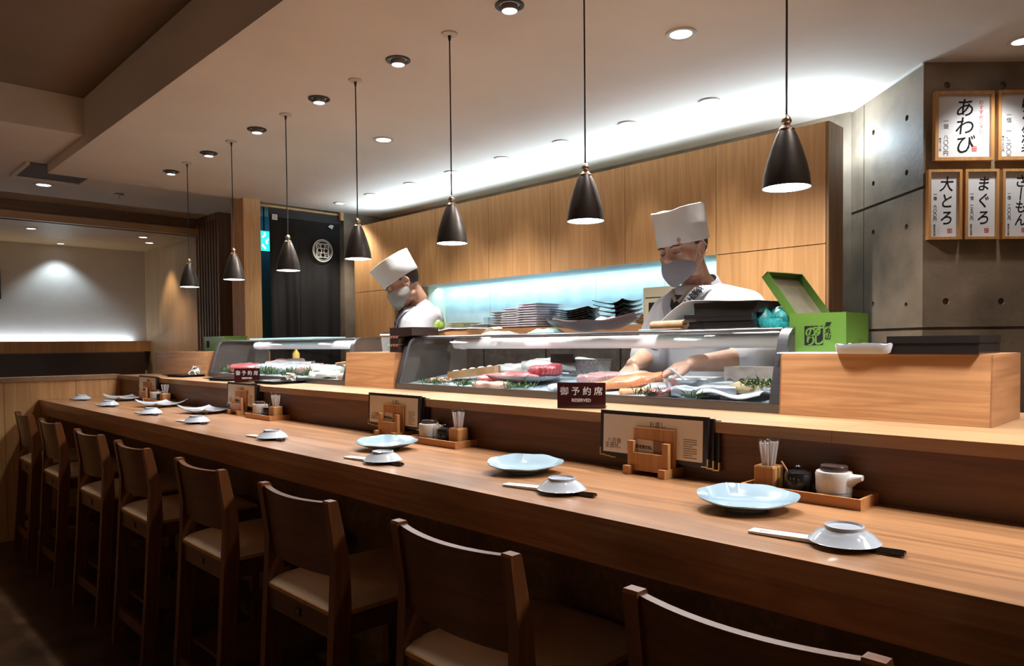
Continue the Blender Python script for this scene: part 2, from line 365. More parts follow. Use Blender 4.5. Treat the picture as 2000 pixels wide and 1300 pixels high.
# ------------------------------------------------------------------ bar counter
ct = thing('dining_counter', 'long oak sushi bar counter with deep dark front edge and place settings on it', 'counter', (-2.3, 1.36, 0))
g = G().box(-5.648, 1.2, 1.10, 1.605, 0.870, 0.910); g.obj('counter_top', m_counter, ct, bevel=0.004)
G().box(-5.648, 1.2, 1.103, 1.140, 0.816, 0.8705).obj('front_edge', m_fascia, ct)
G().box(-5.648, 1.2, 1.595, 1.63, 0.905, 1.030).obj('riser', m_riser_shade, ct)
G().box(-5.648, 1.2, 1.44, 1.50, 0, 0.871).obj('base_panel', m_beam, ct)
sh = G().box(-5.648, -0.640, 1.58, 2.28, 1.029, 1.056).box(-0.6392, 1.2, 1.58, 2.28, 1.029, 1.056).obj('serving_shelf', m_shelf, bevel=0.0025)
tag(sh, 'pale oak serving shelf raised behind the counter, carrying the glass cases', 'shelf')
us = G().box(-5.6, 1.1, 1.66, 2.27, 0, 1.028).obj('kitchen_base_unit', m_steeld)
tag(us, 'steel base unit under the pale serving shelf', 'cabinet')
def block(x0, x1, label, yb=2.115):
    t = thing('wooden_block', label, 'wooden block', ((x0+x1)/2, 1.98, 1.056), 0, 'oak blocks between the glass cases')
    f = [(1.845, 1.0565), (yb, 1.0565), (yb, 1.216), (1.857, 1.216)]
    M = Matrix(((0, 0, 1, 0), (1, 0, 0, 0), (0, 1, 0, 0), (0, 0, 0, 1)))
    G().prism(f, x0+0.004, x1-0.004, M).obj('body', m_block, t, bevel=0.002)
    for a, b in ((x0, x0+0.0038), (x1-0.0038, x1)): G().prism(f, a, b, M).obj('end_panel', m_blockside, t)
    return t
block(-5.69, -4.712, 'oak block at the far end of the shelf, left of the first glass case', 2.275)
block(-3.050, -2.645, 'oak block standing between the two glass cases')
block(-0.885, -0.403, 'oak block right of the large glass case, carrying the green tin and lacquer box')

# ------------------------------------------------------------------ wall cabinets
seams = [-5.27, -4.725, -4.178, -3.610, -3.046, -2.478, -1.912, -1.350]
def oak_door(name, x0, x1, z0, z1, par): return G().box(x0+0.0015, x1-0.0015, 3.300, 3.320, z0, z1).obj(name, m_cab, par, bevel=0.001)
words = ['at the far end above the first chef', 'second from the far end, behind the first chef', 'third from the far end, above the cream plates', 'fourth from the far end, above the white plates', 'fifth from the far end, above the black plates', 'sixth from the far end, left of the second chef']
for i in range(6):
    x0, x1 = seams[i], seams[i+1]
    tall = i == 0
    t = thing('tall_cabinet' if tall else 'wall_cabinet', ('tall oak cabinet ' if tall else 'oak wall cabinet ')+words[i], 'cabinet', ((x0+x1)/2, 3.45, 0 if tall else 1.69), 0, None if tall else 'oak wall cabinets over the splashback')
    G().box(x0, x1, 3.320, 3.588, 1.69, 2.175).obj('body', m_cabshade if tall else pmat('cabinet_underside', (0.45, 0.52, 0.52), 0.6), t)
    oak_door('door', x0, x1, 1.688, 2.231, t)
    if tall:
        G().box(x0, x1, 3.320, 3.588, 0, 1.684).obj('lower_body', m_cabshade, t); oak_door('door', x0, x1, 0.05, 1.684, t)
x0, x1 = seams[6], seams[7]
t = thing('tall_cabinet', 'tall oak cabinet at the right end, beside the concrete column', 'cabinet', (-1.63, 3.4, 0))
G().box(x0, x1-0.012, 3.320, 3.46, 0, 2.175).obj('body', m_cabshade, t); G().box(x1-0.012, x1, 3.300, 3.46, 0, 2.231).obj('side_panel', m_cabshade, t)
oak_door('door', x0, x1-0.013, 1.688, 2.231, t); oak_door('door', x0, x1-0.013, 0.05, 1.684, t)
bc = thing('back_counter', 'steel back counter with oak top along the splashback, stacked with plates', 'counter', (-3.2, 3.4, 0))
G().box(-4.6, -1.92, 3.12, 3.59, 1.306, 1.345).obj('top', wood('back_counter_oak', (0.26, 0.12, 0.05), (0.40, 0.2, 0.09), 'x', 0.4), bc, bevel=0.002)
G().box(-4.6, -1.92, 3.15, 3.59, 0, 1.305).obj('body', pmat('dark_fridge_front', (0.075, 0.062, 0.055), 0.45, 0.4, var=0.35, vs=30), bc)
for x in (-4.1, -3.5, -2.95, -2.4): G().box(x-0.003, x+0.003, 3.146, 3.151, 0.1, 1.30).obj('door_gap', m_black, bc)

# ------------------------------------------------------------------ noren doorway
cur = thing('noren_curtain', 'long black shop curtain with a white round crest, in the kitchen doorway', 'curtain', (-5.6, 3.03, 1.0))
m_noren = pmat('black_cotton', (0.030, 0.027, 0.025), 0.85, bump=0.15, bs=400)
def noren(y0, y1, ph):
    def f(u, v):
        y = y0+(y1-y0)*u; z = 2.365-1.42*v
        a = 0.004+0.022*v
        return Vector((-5.6+a*math.sin(u*9+ph)+0.008*math.sin(u*23+ph*2)*v, y-0.02*v*(1 if ph > 2 else -1)*(1-abs(2*u-1)), z))
    g = G().sheet(f, 44, 30, 0)
    bmesh.ops.solidify(g.bm, geom=g.bm.faces[:], thickness=0.002)
    return g.obj('panel', m_noren, cur, smooth=True)
noren(2.715, 2.985, 0.4); noren(2.98, 3.365, 2.6)
G().box(-5.608, -5.592, 2.715, 3.365, 2.30, 2.372).obj('heading', m_noren, cur, bevel=0.003)
CM = Matrix(((0, 0, 1, -5.572), (1, 0, 0, 3.18), (0, 1, 0, 2.057), (0, 0, 0, 1)))
g = G()
def ring(r1, r2, cx=0, cy=0, n=36):
    g.loft([[(cx+r*math.cos(2*PI*i/n), cy+r*math.sin(2*PI*i/n), z) for i in range(n)] for r, z in ((r1, 0), (r2, 0), (r2, 0.001), (r1, 0.001), (r1, 0))], False, True, CM)
ring(0.088, 0.096); ring(0.078, 0.082)
for q in range(4): ring(0.017, 0.024, 0.031*math.cos(q*PI/2), 0.037*math.sin(q*PI/2), 20)
for sx in (-1, 1):
    for sy in (-1, 1):
        for k in range(2):
            a = 0.040+0.013*k
            g.box(min(sx*0.02, sx*a), max(sx*0.02, sx*a), sy*a-0.002, sy*a+0.002, 0, 0.001, CM); g.box(sx*a-0.002, sx*a+0.002, min(sy*0.02, sy*a), max(sy*0.02, sy*a), 0, 0.001, CM)
for sx in (-1, 1): g.box(sx*0.058-0.0025, sx*0.058+0.0025, -0.05, 0.05, 0, 0.001, CM); g.box(-0.05, 0.05, sx*0.058-0.0025, sx*0.058+0.0025, 0, 0.001, CM)
g.obj('crest', pmat('white_print', (0.62, 0.62, 0.55), 0.8), cur)
G().box(-0.022, 0.022, -0.022, 0.022, -0.006, 0.002, Matrix(((0, 0, 1, -5.575), (1, 0, 0, 2.752), (0, 1, 0, 2.295), (0, 0, 0, 1)))).obj('tag', m_white, cur)
text('2', 0.03, m_ink, Matrix(((0, 0, 1, -5.5725), (1, 0, 0, 2.752), (0, 1, 0, 2.295), (0, 0, 0, 1))), cur)
g = G()
for dx, dy, r in ((0, 0, 0.014), (0.014, 0.004, 0.011), (-0.013, -0.003, 0.010), (0.008, -0.012, 0.009)): g.lathe([(r, 0), (r, 0.002)], 14, Matrix(((0, 0, 1, -5.574), (1, 0, 0, 3.262+dx), (0, 1, 0, 2.27+dy), (0, 0, 0, 1))))
g.obj('white_mark', m_white, cur)
rod = G().tube([(-5.605, 2.60, 2.385), (-5.605, 3.37, 2.385)], 0.012, 12).box(-5.585, -5.55, 3.345, 3.375, 2.33, 2.40).obj('curtain_rod', m_post)
tag(rod, 'pale wooden rod the black shop curtain hangs from', 'curtain rod')
struct(G().box(-6.52, -6.50, 2.86, 3.37, 0, 2.46).obj('door_1', pmat('cyan_lit_wall', (0.08, 0.25, 0.30), 0.6)))  # wall beyond the doorway, the room's cyan light put into its colour
lamp('sign_room_light', 'POINT', (-6.3, 3.2, 2.3), 0.35, (0.15, 0.65, 1.0), shadow_soft_size=0.05)
sg = thing('lit_sign', 'turquoise lit sign glimpsed between the oak post and the black curtain', 'sign', (-5.92, 2.86, 2.05))
G().box(-5.95, -5.92, 2.76, 2.90, 2.055, 2.235).obj('housing', m_black, sg, bevel=0.004)
G().tube([(-5.935, 2.83, 2.233), (-5.935, 2.83, 2.46)], 0.006, 8).obj('hanger', m_black, sg)
G().box(-5.921, -5.918, 2.765, 2.895, 2.06, 2.23).obj('face', emis('sign_turquoise', (0.03, 0.75, 0.70), 1.0), sg)
g = G()
for k in range(3): g.tube([(-5.916, 2.80+0.012*math.sin(i*1.1+k*2)+0.03*(k == 1)+0.02, 2.215-0.05*k-0.01*i) for i in range(5)], 0.008, 8)
g.obj('white_figure', emis('sign_white', (0.8, 1, 0.98), 1.4), sg)

# ------------------------------------------------------------------ booth things
G_ = thing('booth_seat', 'booth bench with dark leather backrest under the lit ledge', 'bench', (-8.3, 0.6, 0))
M = Matrix(((1, 0, 0, 0), (0, 0, 1, 0), (0, 1, 0, 0), (0, 0, 0, 1)))
G().prism([(-8.44, 0.62), (-8.34, 0.62), (-8.40, 1.195), (-8.44, 1.205)], -2.9, 2.62, M).obj('backrest', m_leather, G_, bevel=0.012)
G().box(-8.44, -7.95, -2.9, 2.62, 0.42, 0.50).obj('cushion', m_leather, G_, bevel=0.02); G().box(-8.44, -7.98, -2.9, 2.62, 0, 0.42).obj('base', m_beam, G_)
fr = thing('picture_frame', 'black framed picture on the plaster booth wall at the left edge', 'picture', (-8.56, 1.23, 1.85))
G().box(-8.569, -8.545, 0.98, 1.375, 1.735, 2.02).obj('frame', m_black, fr, bevel=0.003); G().box(-8.546, -8.543, 1.0, 1.355, 1.755, 2.0).obj('print', pmat('dark_print', (0.09, 0.07, 0.06), 0.4, var=0.8, vs=14), fr)
vt = thing('ceiling_vent', 'square air vent in the ceiling half tucked behind the lowered edge', 'vent', (-5.82, 1.27, 2.455))
G().box(-6.09, -6.065, 1.05, 1.49, 2.445, 2.459).box(-6.065, -5.58, 1.05, 1.075, 2.445, 2.459).box(-6.065, -5.58, 1.465, 1.49, 2.445, 2.459).obj('frame', m_ceil, vt)
G().box(-6.065, -5.58, 1.075, 1.465, 2.4555, 2.4595).obj('recess', pmat('vent_dark', (0.10, 0.065, 0.04), 0.8), vt)
sp = thing('sprinkler', 'small ceiling sprinkler head over the booth aisle', 'sprinkler', (-6.27, 1.80, 2.459))
G().lathe([(0.034, 2.459), (0.036, 2.452), (0.02, 2.449)], 16, T(-6.27, 1.80, 0)).obj('plate', pmat('sprinkler_plate', (0.2, 0.13, 0.09), 0.5), sp)
G().tube([(-6.27, 1.80, 2.452), (-6.27, 1.80, 2.425)], [0.005, 0.004], 8).lathe([(0.012, 2.424), (0.012, 2.427)], 12, T(-6.27, 1.80, 0)).obj('nozzle', m_nickel, sp)

# ------------------------------------------------------------------ pendant lamps
pend_x = [-4.69, -4.03, -3.388, -2.748, -2.105, -1.457, -0.815]
pend_l = ['smallest hanging lamp at the far end, against the slat screen', 'second hanging lamp from the far end, against the oak post', 'third hanging lamp from the far end, against the black curtain', 'fourth hanging lamp, against the left end of the cabinets above the first chef', 'fifth hanging lamp from the far end, right of the first chef', 'sixth hanging lamp from the far end, left of the second chef', 'nearest hanging lamp, largest in view, right of the second chef']
P0 = thing('pendant_lamp', pend_l[0], 'pendant lamp', (0, 0, 0), 0, 'row of bronze cone pendant lamps over the bar')
prof = [(0.0185, 0.140), (0.026, 0.126), (0.037, 0.095), (0.048, 0.058), (0.055, 0.028), (0.0578, 0.0), (0.0565, 0.0), (0.0535, 0.028), (0.0465, 0.058), (0.0355, 0.095), (0.024, 0.126), (0.017, 0.138)]
G().lathe(prof, 40, caps=False).obj('shade', m_shade, P0, smooth=True)
G().lathe([(0.0558, 0.0012), (0.0553, 0.0045)], 36).obj('diffuser', m_glow, P0)
G().lathe([(0.0185, 0.140), (0.020, 0.143), (0.013, 0.150), (0.0085, 0.154), (0.0085, 0.157), (0.0115, 0.160), (0.0125, 0.164), (0.010, 0.170), (0.006, 0.176), (0.003, 0.179)], 24).obj('cap', m_nickel, P0, smooth=True)
G().tube([(0, 0, 0.178), (0.0006, 0, 0.42), (0, 0, 0.765)], 0.0026, 8).tube([(0, 0, 0.748), (0, 0, 0.768)], [0.004, 0.007], 10).obj('cord', m_cord, P0)
G().lathe([(0.031, 0.774), (0.030, 0.769), (0.006, 0.766)], 28).obj('canopy', pmat('canopy_white', (0.55, 0.47, 0.40), 0.5), P0)
for i, x in enumerate(pend_x):
    loc = (x, 1.74, 1.6255)
    if i == 0: P0.location = loc
    else: dup(P0, loc, 0, pend_l[i])
    lamp('pendant_bulb', 'SPOT', (x, 1.74, 1.6245), 21, (0.96, 0.97, 1.0), spot_size=R(140), spot_blend=0.5, shadow_soft_size=0.05)

# ------------------------------------------------------------------ recessed downlights
DL = {}
m_rim = {'dark': pmat('dark_rim', (0.05, 0.042, 0.036), 0.35, 0.6), 'pale': pmat('pale_rim', (0.55, 0.50, 0.44), 0.45)}
for kind in ('dark', 'pale'):
    t = thing('downlight', 'x', 'ceiling light', (0, 0, 0)); DL[kind] = t
    G().loft([[(r*math.cos(2*PI*i/32), r*math.sin(2*PI*i/32), z) for i in range(32)] for r, z in ((0.050, 0.0), (0.050, -0.004), (0.043, -0.006), (0.036, -0.004), (0.034, 0.0))], False).obj('trim_ring', m_rim[kind], t, smooth=True)
    if kind == 'dark':
        G().loft([[(r*math.cos(2*PI*i/28), r*math.sin(2*PI*i/28), z) for i in range(28)] for r, z in ((0.029, -0.001), (0.029, -0.020), (0.026, -0.021), (0.026, -0.001))], False).obj('lamp_barrel', pmat('barrel', (0.25, 0.21, 0.19), 0.4, 0.5), t, smooth=True)
    G().lathe([(0.026 if kind == 'dark' else 0.034, -0.017 if kind == 'dark' else -0.0035), (0.026 if kind == 'dark' else 0.034, -0.015 if kind == 'dark' else -0.001)], 28).obj('lens', m_glow2, t)
used = set()
def downlight(kind, x, y, z, label, e, col, group, ang=75, tilt=(0, 0, 0), s=1.0):
    t = DL[kind]
    if kind not in used: used.add(kind); o = t; o.location = (x, y, z-0.0005); o['label'] = label; o['group'] = group
    else: o = dup(t, (x, y, z-0.0005), 0, label, group)
    o.scale = (s, s, s)
    lamp('downlight_beam', 'SPOT', (x, y, z-0.03), e, col, tilt, spot_size=R(ang), spot_blend=0.6, shadow_soft_size=0.03)
gA = 'downlights between the hanging lamps'; gB = 'downlights along the wall cabinets'
for x, n in ((-1.79, 'nearest dark-rimmed downlight, at the top edge over the bar'), (-2.438, 'second nearest dark-rimmed downlight, between the fourth and fifth hanging lamps'), (-3.068, 'dark-rimmed downlight between the third and fourth hanging lamps'), (-3.719, 'dark-rimmed downlight between the second and third hanging lamps'), (-4.361, 'dark-rimmed downlight between the first and second hanging lamps'), (-4.982, 'farthest downlight of the row of hanging lamps, left of the first lamp')):
    downlight('dark', x, 1.745, 2.4, n, 25, NEUT, gA, 84)
for x, n in ((-1.846, 'nearest downlight along the wall cabinets, right of the sixth hanging lamp'), (-2.329, 'second nearest downlight along the wall cabinets'), (-2.797, 'third nearest downlight along the wall cabinets, left of the sixth lamp cord'), (-3.289, 'fourth downlight along the wall cabinets, right of the fifth lamp cord'), (-3.779, 'fifth downlight along the wall cabinets, behind the fifth lamp cord'), (-4.242, 'sixth downlight along the wall cabinets, left of the fifth lamp cord'), (-4.750, 'seventh downlight along the wall cabinets, right of the fourth lamp cord'), (-5.197, 'farthest downlight along the wall cabinets, by the curtain doorway')):
    downlight('pale', x, 3.13, 2.4, n, 34 if x < -5 else 6, NEUT, gB, 105 if x < -5 else 55)
downlight('pale', -1.517, 2.370, 2.4, 'large round downlight over the second chef', 95, NEUT, 'downlights over the chefs', 135, s=1.15)
downlight('pale', -3.432, 2.350, 2.4, 'downlight over the first chef, left of the fifth lamp cord', 95, NEUT, 'downlights over the chefs', 135, s=1.15)
downlight('pale', -0.651, 3.40, 2.4, 'downlight at the right edge over the framed menus', 14, NEUT, 'downlight by the framed menus', 110)
downlight('pale', -6.279, 1.291, 2.46, 'round frosted downlight beside the ceiling vent', 14, NEUT, 'downlight over the booth aisle', 70, s=1.3)
gC = 'downlights in the booth ceiling'
downlight('pale', -7.50, 1.44, 2.30, 'booth ceiling light farther left of the bright wall spot', 16, WARM, gC, 90)
downlight('pale', -8.40, 1.86, 2.30, 'booth ceiling spot throwing a bright pool on the plaster wall', 11, (0.66, 0.86, 1.0), gC, 105, s=0.8)
downlight('pale', -7.42, 2.33, 2.30, 'left one of the paired booth ceiling lights near the slat screen', 18, WARM, gC, 80)
downlight('pale', -7.78, 2.50, 2.30, 'right one of the paired booth ceiling lights near the slat screen', 18, WARM, gC, 80)
# ------------------------------------------------------------------ bar chairs
CH = thing('bar_chair', 'x', 'chair', (0, 0, 0), 0, 'row of high wooden chairs along the bar')
XM = Matrix(((0, 0, 1, 0), (1, 0, 0, 0), (0, 1, 0, 0), (0, 0, 0, 1)))       # prism in (y,z) extruded along x
rear = [(0, 0.0), (0.022, 0.289), (0.040, 0.58), (0.046, 0.70), (0.026, 0.852), (0.030, 0.857), (0.052, 0.857), (0.056, 0.850), (0.087, 0.70), (0.090, 0.58), (0.070, 0.275), (0.044, 0.0)]
rear = [(y-0.12, z) for y, z in rear]                                   # local y: seat centre at 0, back at -
for sx in (-1, 1):
    G().prism(rear, sx*0.183-0.0145, sx*0.183+0.0145, XM).obj('leg', m_chair, CH, bevel=0.004)
    G().loft([[(sx*0.178-a, 0.345-a, z), (sx*0.178+a, 0.345-a, z), (sx*0.178+a, 0.345+a, z), (sx*0.178-a, 0.345+a, z)] for z, a in ((0, 0.013), (0.52, 0.019))]).obj('leg', m_chair, CH, bevel=0.003)
def bk(u, v):
    x = -0.171+0.342*u; z = 0.655+0.196*v-0.012*(1-v)*(1-(2*u-1)**2)*0-0.004*(1-(2*u-1)**2)*v
    return (x, -0.052-0.024*(1-(2*u-1)**2)-0.026*max(0, v-0.15)/0.85, z)
g = G(); n = 18
rings = []
for i in range(n+1):
    u = i/n; th = 0.0085
    r = []
    for v in (0, .33, .66, 1): x, y, z = bk(u, v); r.append((x, y-th, z))
    for v in (1, .66, .33, 0): x, y, z = bk(u, v); r.append((x, y+th, z))
    rings.append(r)
g.loft(rings).obj('backrest', m_chairx, CH, bevel=0.003)
def seat(u, v):
    x = -0.196+0.392*u; y = -0.075+0.435*v
    e = (1-abs(2*u-1)**5)*(1-abs(2*v-1)**5)
    return Vector((x*(0.985), y, 0.568+0.034*max(0, e)**0.6))
G().sheet(seat, 22, 22, 0.004).obj('seat_cushion', m_cush, CH, smooth=True)
G().box(-0.195, 0.195, -0.078, 0.362, 0.556, 0.567).obj('seat_board', m_small, CH, bevel=0.002)
G().box(-0.169, 0.169, -0.075, -0.055, 0.495, 0.556).box(-0.165, 0.165, 0.335, 0.355, 0.50, 0.556).box(-0.190, -0.170, -0.05, 0.335, 0.50, 0.556).box(0.170, 0.190, -0.05, 0.335, 0.50, 0.556).obj('seat_frame', m_chairx, CH, bevel=0.002)
G().box(-0.169, 0.169, -0.098, -0.078, 0.105, 0.150).obj('stretcher', m_chairx, CH, bevel=0.002)
for sx in (-1, 1): G().box(sx*0.180-0.009, sx*0.180+0.009, -0.07, 0.33, 0.165, 0.198).obj('stretcher', m_chairx, CH, bevel=0.002)
G().box(-0.171, 0.171, -0.055, 0.30, 0.198, 0.212).obj('foot_board', m_chairx, CH, bevel=0.002)
npl = G().box(-0.012, 0.012, -0.0785, -0.0755, 0.515, 0.537).obj('number_plate', m_black, CH, bevel=0.001)
chx = [-5.235, -4.588, -3.826, -3.194, -2.488, -1.818, -1.155, -0.508]
chl = ['farthest bar chair, against the oak end wall', 'second bar chair from the end wall', 'third bar chair from the end wall, below the middle square dish', 'fourth bar chair from the end wall', 'fifth bar chair from the end wall, in the middle of the row', 'third nearest bar chair, with lit beige seat and number 10 plate', 'second nearest bar chair, cut by the bottom edge', 'nearest bar chair, only its curved top rail in view']
for i, x in enumerate(chx):
    lab = chl[i]
    loc = (x, 1.02, 0); rz = random.uniform(-0.02, 0.02)
    if i == 0: CH.location = loc; CH['label'] = lab; o = CH
    else: o = dup(CH, loc, rz, lab)
    p = [k for k in bpy.data.objects if k.parent == o and k.name.startswith('number_plate')][0]
    text('10' if i == 5 else str(15-i), 0.017, m_gold, Matrix(((1, 0, 0, x), (0, 0, -1, 1.02-0.0787), (0, 1, 0, 0.526), (0, 0, 0, 1))) if i == 5 else wmat(o) @ Matrix(((1, 0, 0, 0), (0, 0, -1, -0.0787), (0, 1, 0, 0.526), (0, 0, 0, 1))), p, 'number') if i in (4, 5) else None

# ------------------------------------------------------------------ tableware on the counter
ZC = 0.9102
dish = thing('soy_dish', 'x', 'dish', (0, 0, 0), 0, 'upturned soy dishes at the place settings')
pr = [(0.030, 0.030), (0.0295, 0.0335), (0.0265, 0.0335), (0.0255, 0.0295), (0.012, 0.029)]
G().lathe([(0.0565, 0.009), (0.055, 0.0095), (0.044, 0.0215), (0.031, 0.0285), (0.0305, 0.034), (0.028, 0.0345), (0.0268, 0.031), (0.001, 0.0305)], 40).obj('bowl', m_china, dish, smooth=True)
chop = thing('chopsticks', 'x', 'chopsticks', (0, 0, 0), 0, 'black chopsticks in paper sleeves at the place settings')
for k in (0, 1): G().tube([(-0.10, 0.0035-0.007*k, 0.0028), (0.118, 0.0052-0.0104*k, 0.0048), (0.124, 0.0052-0.0104*k, 0.0048)], [0.0016, 0.0046, 0.0036], 6).obj('stick', m_black, chop)
G().loft([[(x, -0.0135, 0.0010), (x, 0.0135, 0.0010), (x, 0.0135, h), (x, -0.0135, h)] for x, h in ((-0.124, 0.0046), (0.02, 0.0082))]).obj('paper_sleeve', m_paper, chop, bevel=0.001)
G().box(-0.108, -0.088, -0.005, 0.005, 0.0046, 0.0056).obj('print', pmat('grey_print', (0.25, 0.25, 0.27), 0.7), chop)
sets = [(-5.34, 1.28), (-4.646, 1.252), (-3.902, 1.243), (-3.291, 1.240), (-2.509, 1.214), (-1.762, 1.188), (-1.105, 1.228), (-0.475, 1.226)]
rots = [0.10, 0.08, 0.08, 0.12, 0.06, 0.10, 0.16, 0.10]
wh = ['at the far end of the counter, without a plate', 'beside the farthest square dish', 'beside the middle square dish', 'beside the nearest of the square dishes', 'alone, without a plate, right of the square dishes', 'by the farthest leaf-shaped blue plate', 'by the middle leaf-shaped blue plate', 'by the nearest leaf-shaped blue plate']
for i, (x, y) in enumerate(sets):
    a = rots[i]
    l1 = 'upturned white soy dish '+wh[i]; l2 = 'chopsticks under the soy dish '+wh[i]
    cl = (x-0.03, y-0.012, ZC); dl_ = (x, y, ZC)
    if i == 0: dish.location = dl_; dish['label'] = l1; chop.location = cl; chop.rotation_euler = (0, 0, a); chop['label'] = l2
    else: dup(dish, dl_, 0, l1); dup(chop, cl, a, l2)
# leaf shaped plates
def leaf_plate():
    g = G(); n = 72; rings = []
    def rim(a, s):
        c, q = math.cos(a), math.sin(a)
        r = 1+0.012*math.cos(7*a)+0.10*max(0, c)**8
        return 0.096*c*r*s, 0.084*q*r*s
    for s, z, wv in ((0.42, 0.0, 0), (0.46, 0.005, 0), (0.72, 0.013, .3), (1.0, 0.030, 1), (1.005, 0.0325, 1), (0.985, 0.0325, 1), (0.72, 0.0165, .3), (0.45, 0.0095, 0), (0.02, 0.009, 0)):
        rings.append([(*rim(2*PI*i/n, s), z+wv*(0.0010*math.cos(14*PI*i/n)+0.008*math.sin(2*PI*i/n)-0.004)) for i in range(n)])
    return g.loft(rings).obj('leaf_plate', m_celadon, None, smooth=True)
LP = leaf_plate(); tag(LP, 'x', 'plate', 'pale blue leaf-shaped plates')
lps = [(-1.985, 1.350, 0.75, 'farthest pale blue leaf-shaped plate, left of the wooden tray'), (-1.352, 1.352, 0.80, 'middle pale blue leaf-shaped plate on the counter'), (-0.723, 1.360, 0.72, 'nearest pale blue leaf-shaped plate, in front of the condiment tray')]
for i, (x, y, a, l) in enumerate(lps):
    o = LP if i == 0 else dup(LP, (0, 0, 0)); o.location = (x, y, ZC); o.rotation_euler = (0, 0, a); o['label'] = l; o['category'] = 'plate'
# square dishes with curled corners
def sq(u, v):
    x = (u-.5)*2; y = (v-.5)*2
    return Vector((0.118*x*(1-0.04*y*y), 0.098*y*(1-0.05*x*x), 0.012+0.010*x*x*x*x+0.006*abs(y)**3+0.010*(x*x*y*y)+0.007*x*y))
sqd = thing('square_dish', 'x', 'dish', (0, 0, 0), 0, 'white square dishes with curled corners')
G().sheet(sq, 18, 18, 0.006).obj('dish_body', m_china, sqd, smooth=True)
for a, b in ((-1, -1), (1, -1), (1, 1), (-1, 1)): G().lathe([(0.009, 0), (0.011, 0.011)], 12, T(a*0.055, b*0.045, 0)).obj('foot', m_china, sqd)
for i, (x, y, a, l) in enumerate([(-5.10, 1.475, 0.15, 'farthest white square dish with curled corners'), (-4.385, 1.455, 0.2, 'middle white square dish with curled corners'), (-3.775, 1.475, 0.25, 'nearest white square dish with curled corners')]):
    if i == 0: sqd.location = (x, y, ZC); sqd.rotation_euler = (0, 0, a); sqd['label'] = l
    else: dup(sqd, (x, y, ZC), a, l)

# ------------------------------------------------------------------ condiment trays
tray = thing('condiment_tray', 'x', 'tray', (0, 0, 0), 0, 'wooden condiment trays at the riser')
G().box(-0.130, 0.130, -0.052, -0.046, 0, 0.022).box(-0.130, 0.130, 0.046, 0.052, 0, 0.022).box(-0.130, -0.124, -0.046, 0.046, 0, 0.022).box(0.124, 0.130, -0.046, 0.046, 0, 0.022).obj('rim', m_tray, tray, bevel=0.001)
G().box(-0.125, 0.125, -0.047, 0.047, 0.001, 0.007).obj('base', pmat('tray_black_mat', (0.014, 0.011, 0.010), 0.6), tray)
pot = thing('soy_pot', 'x', 'pot', (0, 0, 0), 0, 'white soy sauce pots')
m_stone = pmat('white_stoneware', (0.60, 0.57, 0.53), 0.35, coat=0.2)
G().lathe([(0.033, 0), (0.0345, 0.003), (0.0345, 0.013), (0.0342, 0.0145), (0.0360, 0.016), (0.0365, 0.040), (0.037, 0.052), (0.035, 0.057), (0.026, 0.058)], 40).obj('body', m_stone, pot, smooth=True)
rg = []
for t, zc, ry, rz_ in ((0.026, 0.036, 0.020, 0.018), (0.038, 0.041, 0.015, 0.014), (0.048, 0.046, 0.010, 0.009), (0.058, 0.049, 0.0075, 0.006)):
    rg.append([(t, ry*math.cos(2*PI*k/16), zc+rz_*math.sin(2*PI*k/16)) for k in range(16)])
G().loft(rg).obj('spout', m_stone, pot, smooth=True)
G().lathe([(0.0265, 0.057), (0.0275, 0.059), (0.0275, 0.067), (0.026, 0.0695), (0.003, 0.070)], 36).obj('lid', pmat('brown_lid', (0.05, 0.026, 0.021), 0.3, coat=0.2), pot, smooth=True)
pick = thing('pick_holder', 'x', 'toothpick holder', (0, 0, 0), 0, 'honey-coloured wooden pick holders')
G().loft([[(x*s, y*s, z) for x, y in ((-.021, -.024), (.021, -.024), (.024, -.021), (.024, .021), (.021, .024), (-.021, .024), (-.024, .021), (-.024, -.021))] for z, s in ((0, 1), (0.050, 1), (0.054, 0.92), (0.0542, 0.5), (0.035, 0.45))]).obj('box', m_small, pick)
wp = G().tube([(0, 0, 0), (0, 0, 0.075)], 0.0028, 6).obj('wrapped_pick', pmat('clear_wrapper', (0.62, 0.57, 0.55), 0.15, coat=0.5, trans=0.3)); tag(wp, 'x', 'toothpick')
G().tube([(0, 0, 0.074), (0, 0, 0.080), (0.001, 0, 0.084)], [0.0028, 0.0044, 0.0038], 6).obj('wrapper_end', m_clear, wp)
dk = thing('sauce_pot', 'x', 'pot', (0, 0, 0), 0, 'small black sauce pots')
G().lathe([(0.026, 0), (0.0285, 0.003), (0.0285, 0.040), (0.027, 0.042)], 32).obj('body', m_black, dk, smooth=True)
G().lathe([(0.0275, 0.042), (0.027, 0.046), (0.014, 0.050), (0.004, 0.051), (0.004, 0.055), (0.0065, 0.058), (0.003, 0.061)], 28).obj('lid', m_black, dk, smooth=True)
G().tube([(-0.022, -0.004, 0.044), (-0.036, -0.006, 0.066)], 0.0022, 8).obj('spoon_handle', m_small, dk)
trs = [(-4.685, 1.548, 'farthest', 0), (-3.245, 1.548, 'second farthest', 0), (-1.940, 1.551, 'second nearest', 0), (-0.678, 1.548, 'nearest', 1)]
first = True
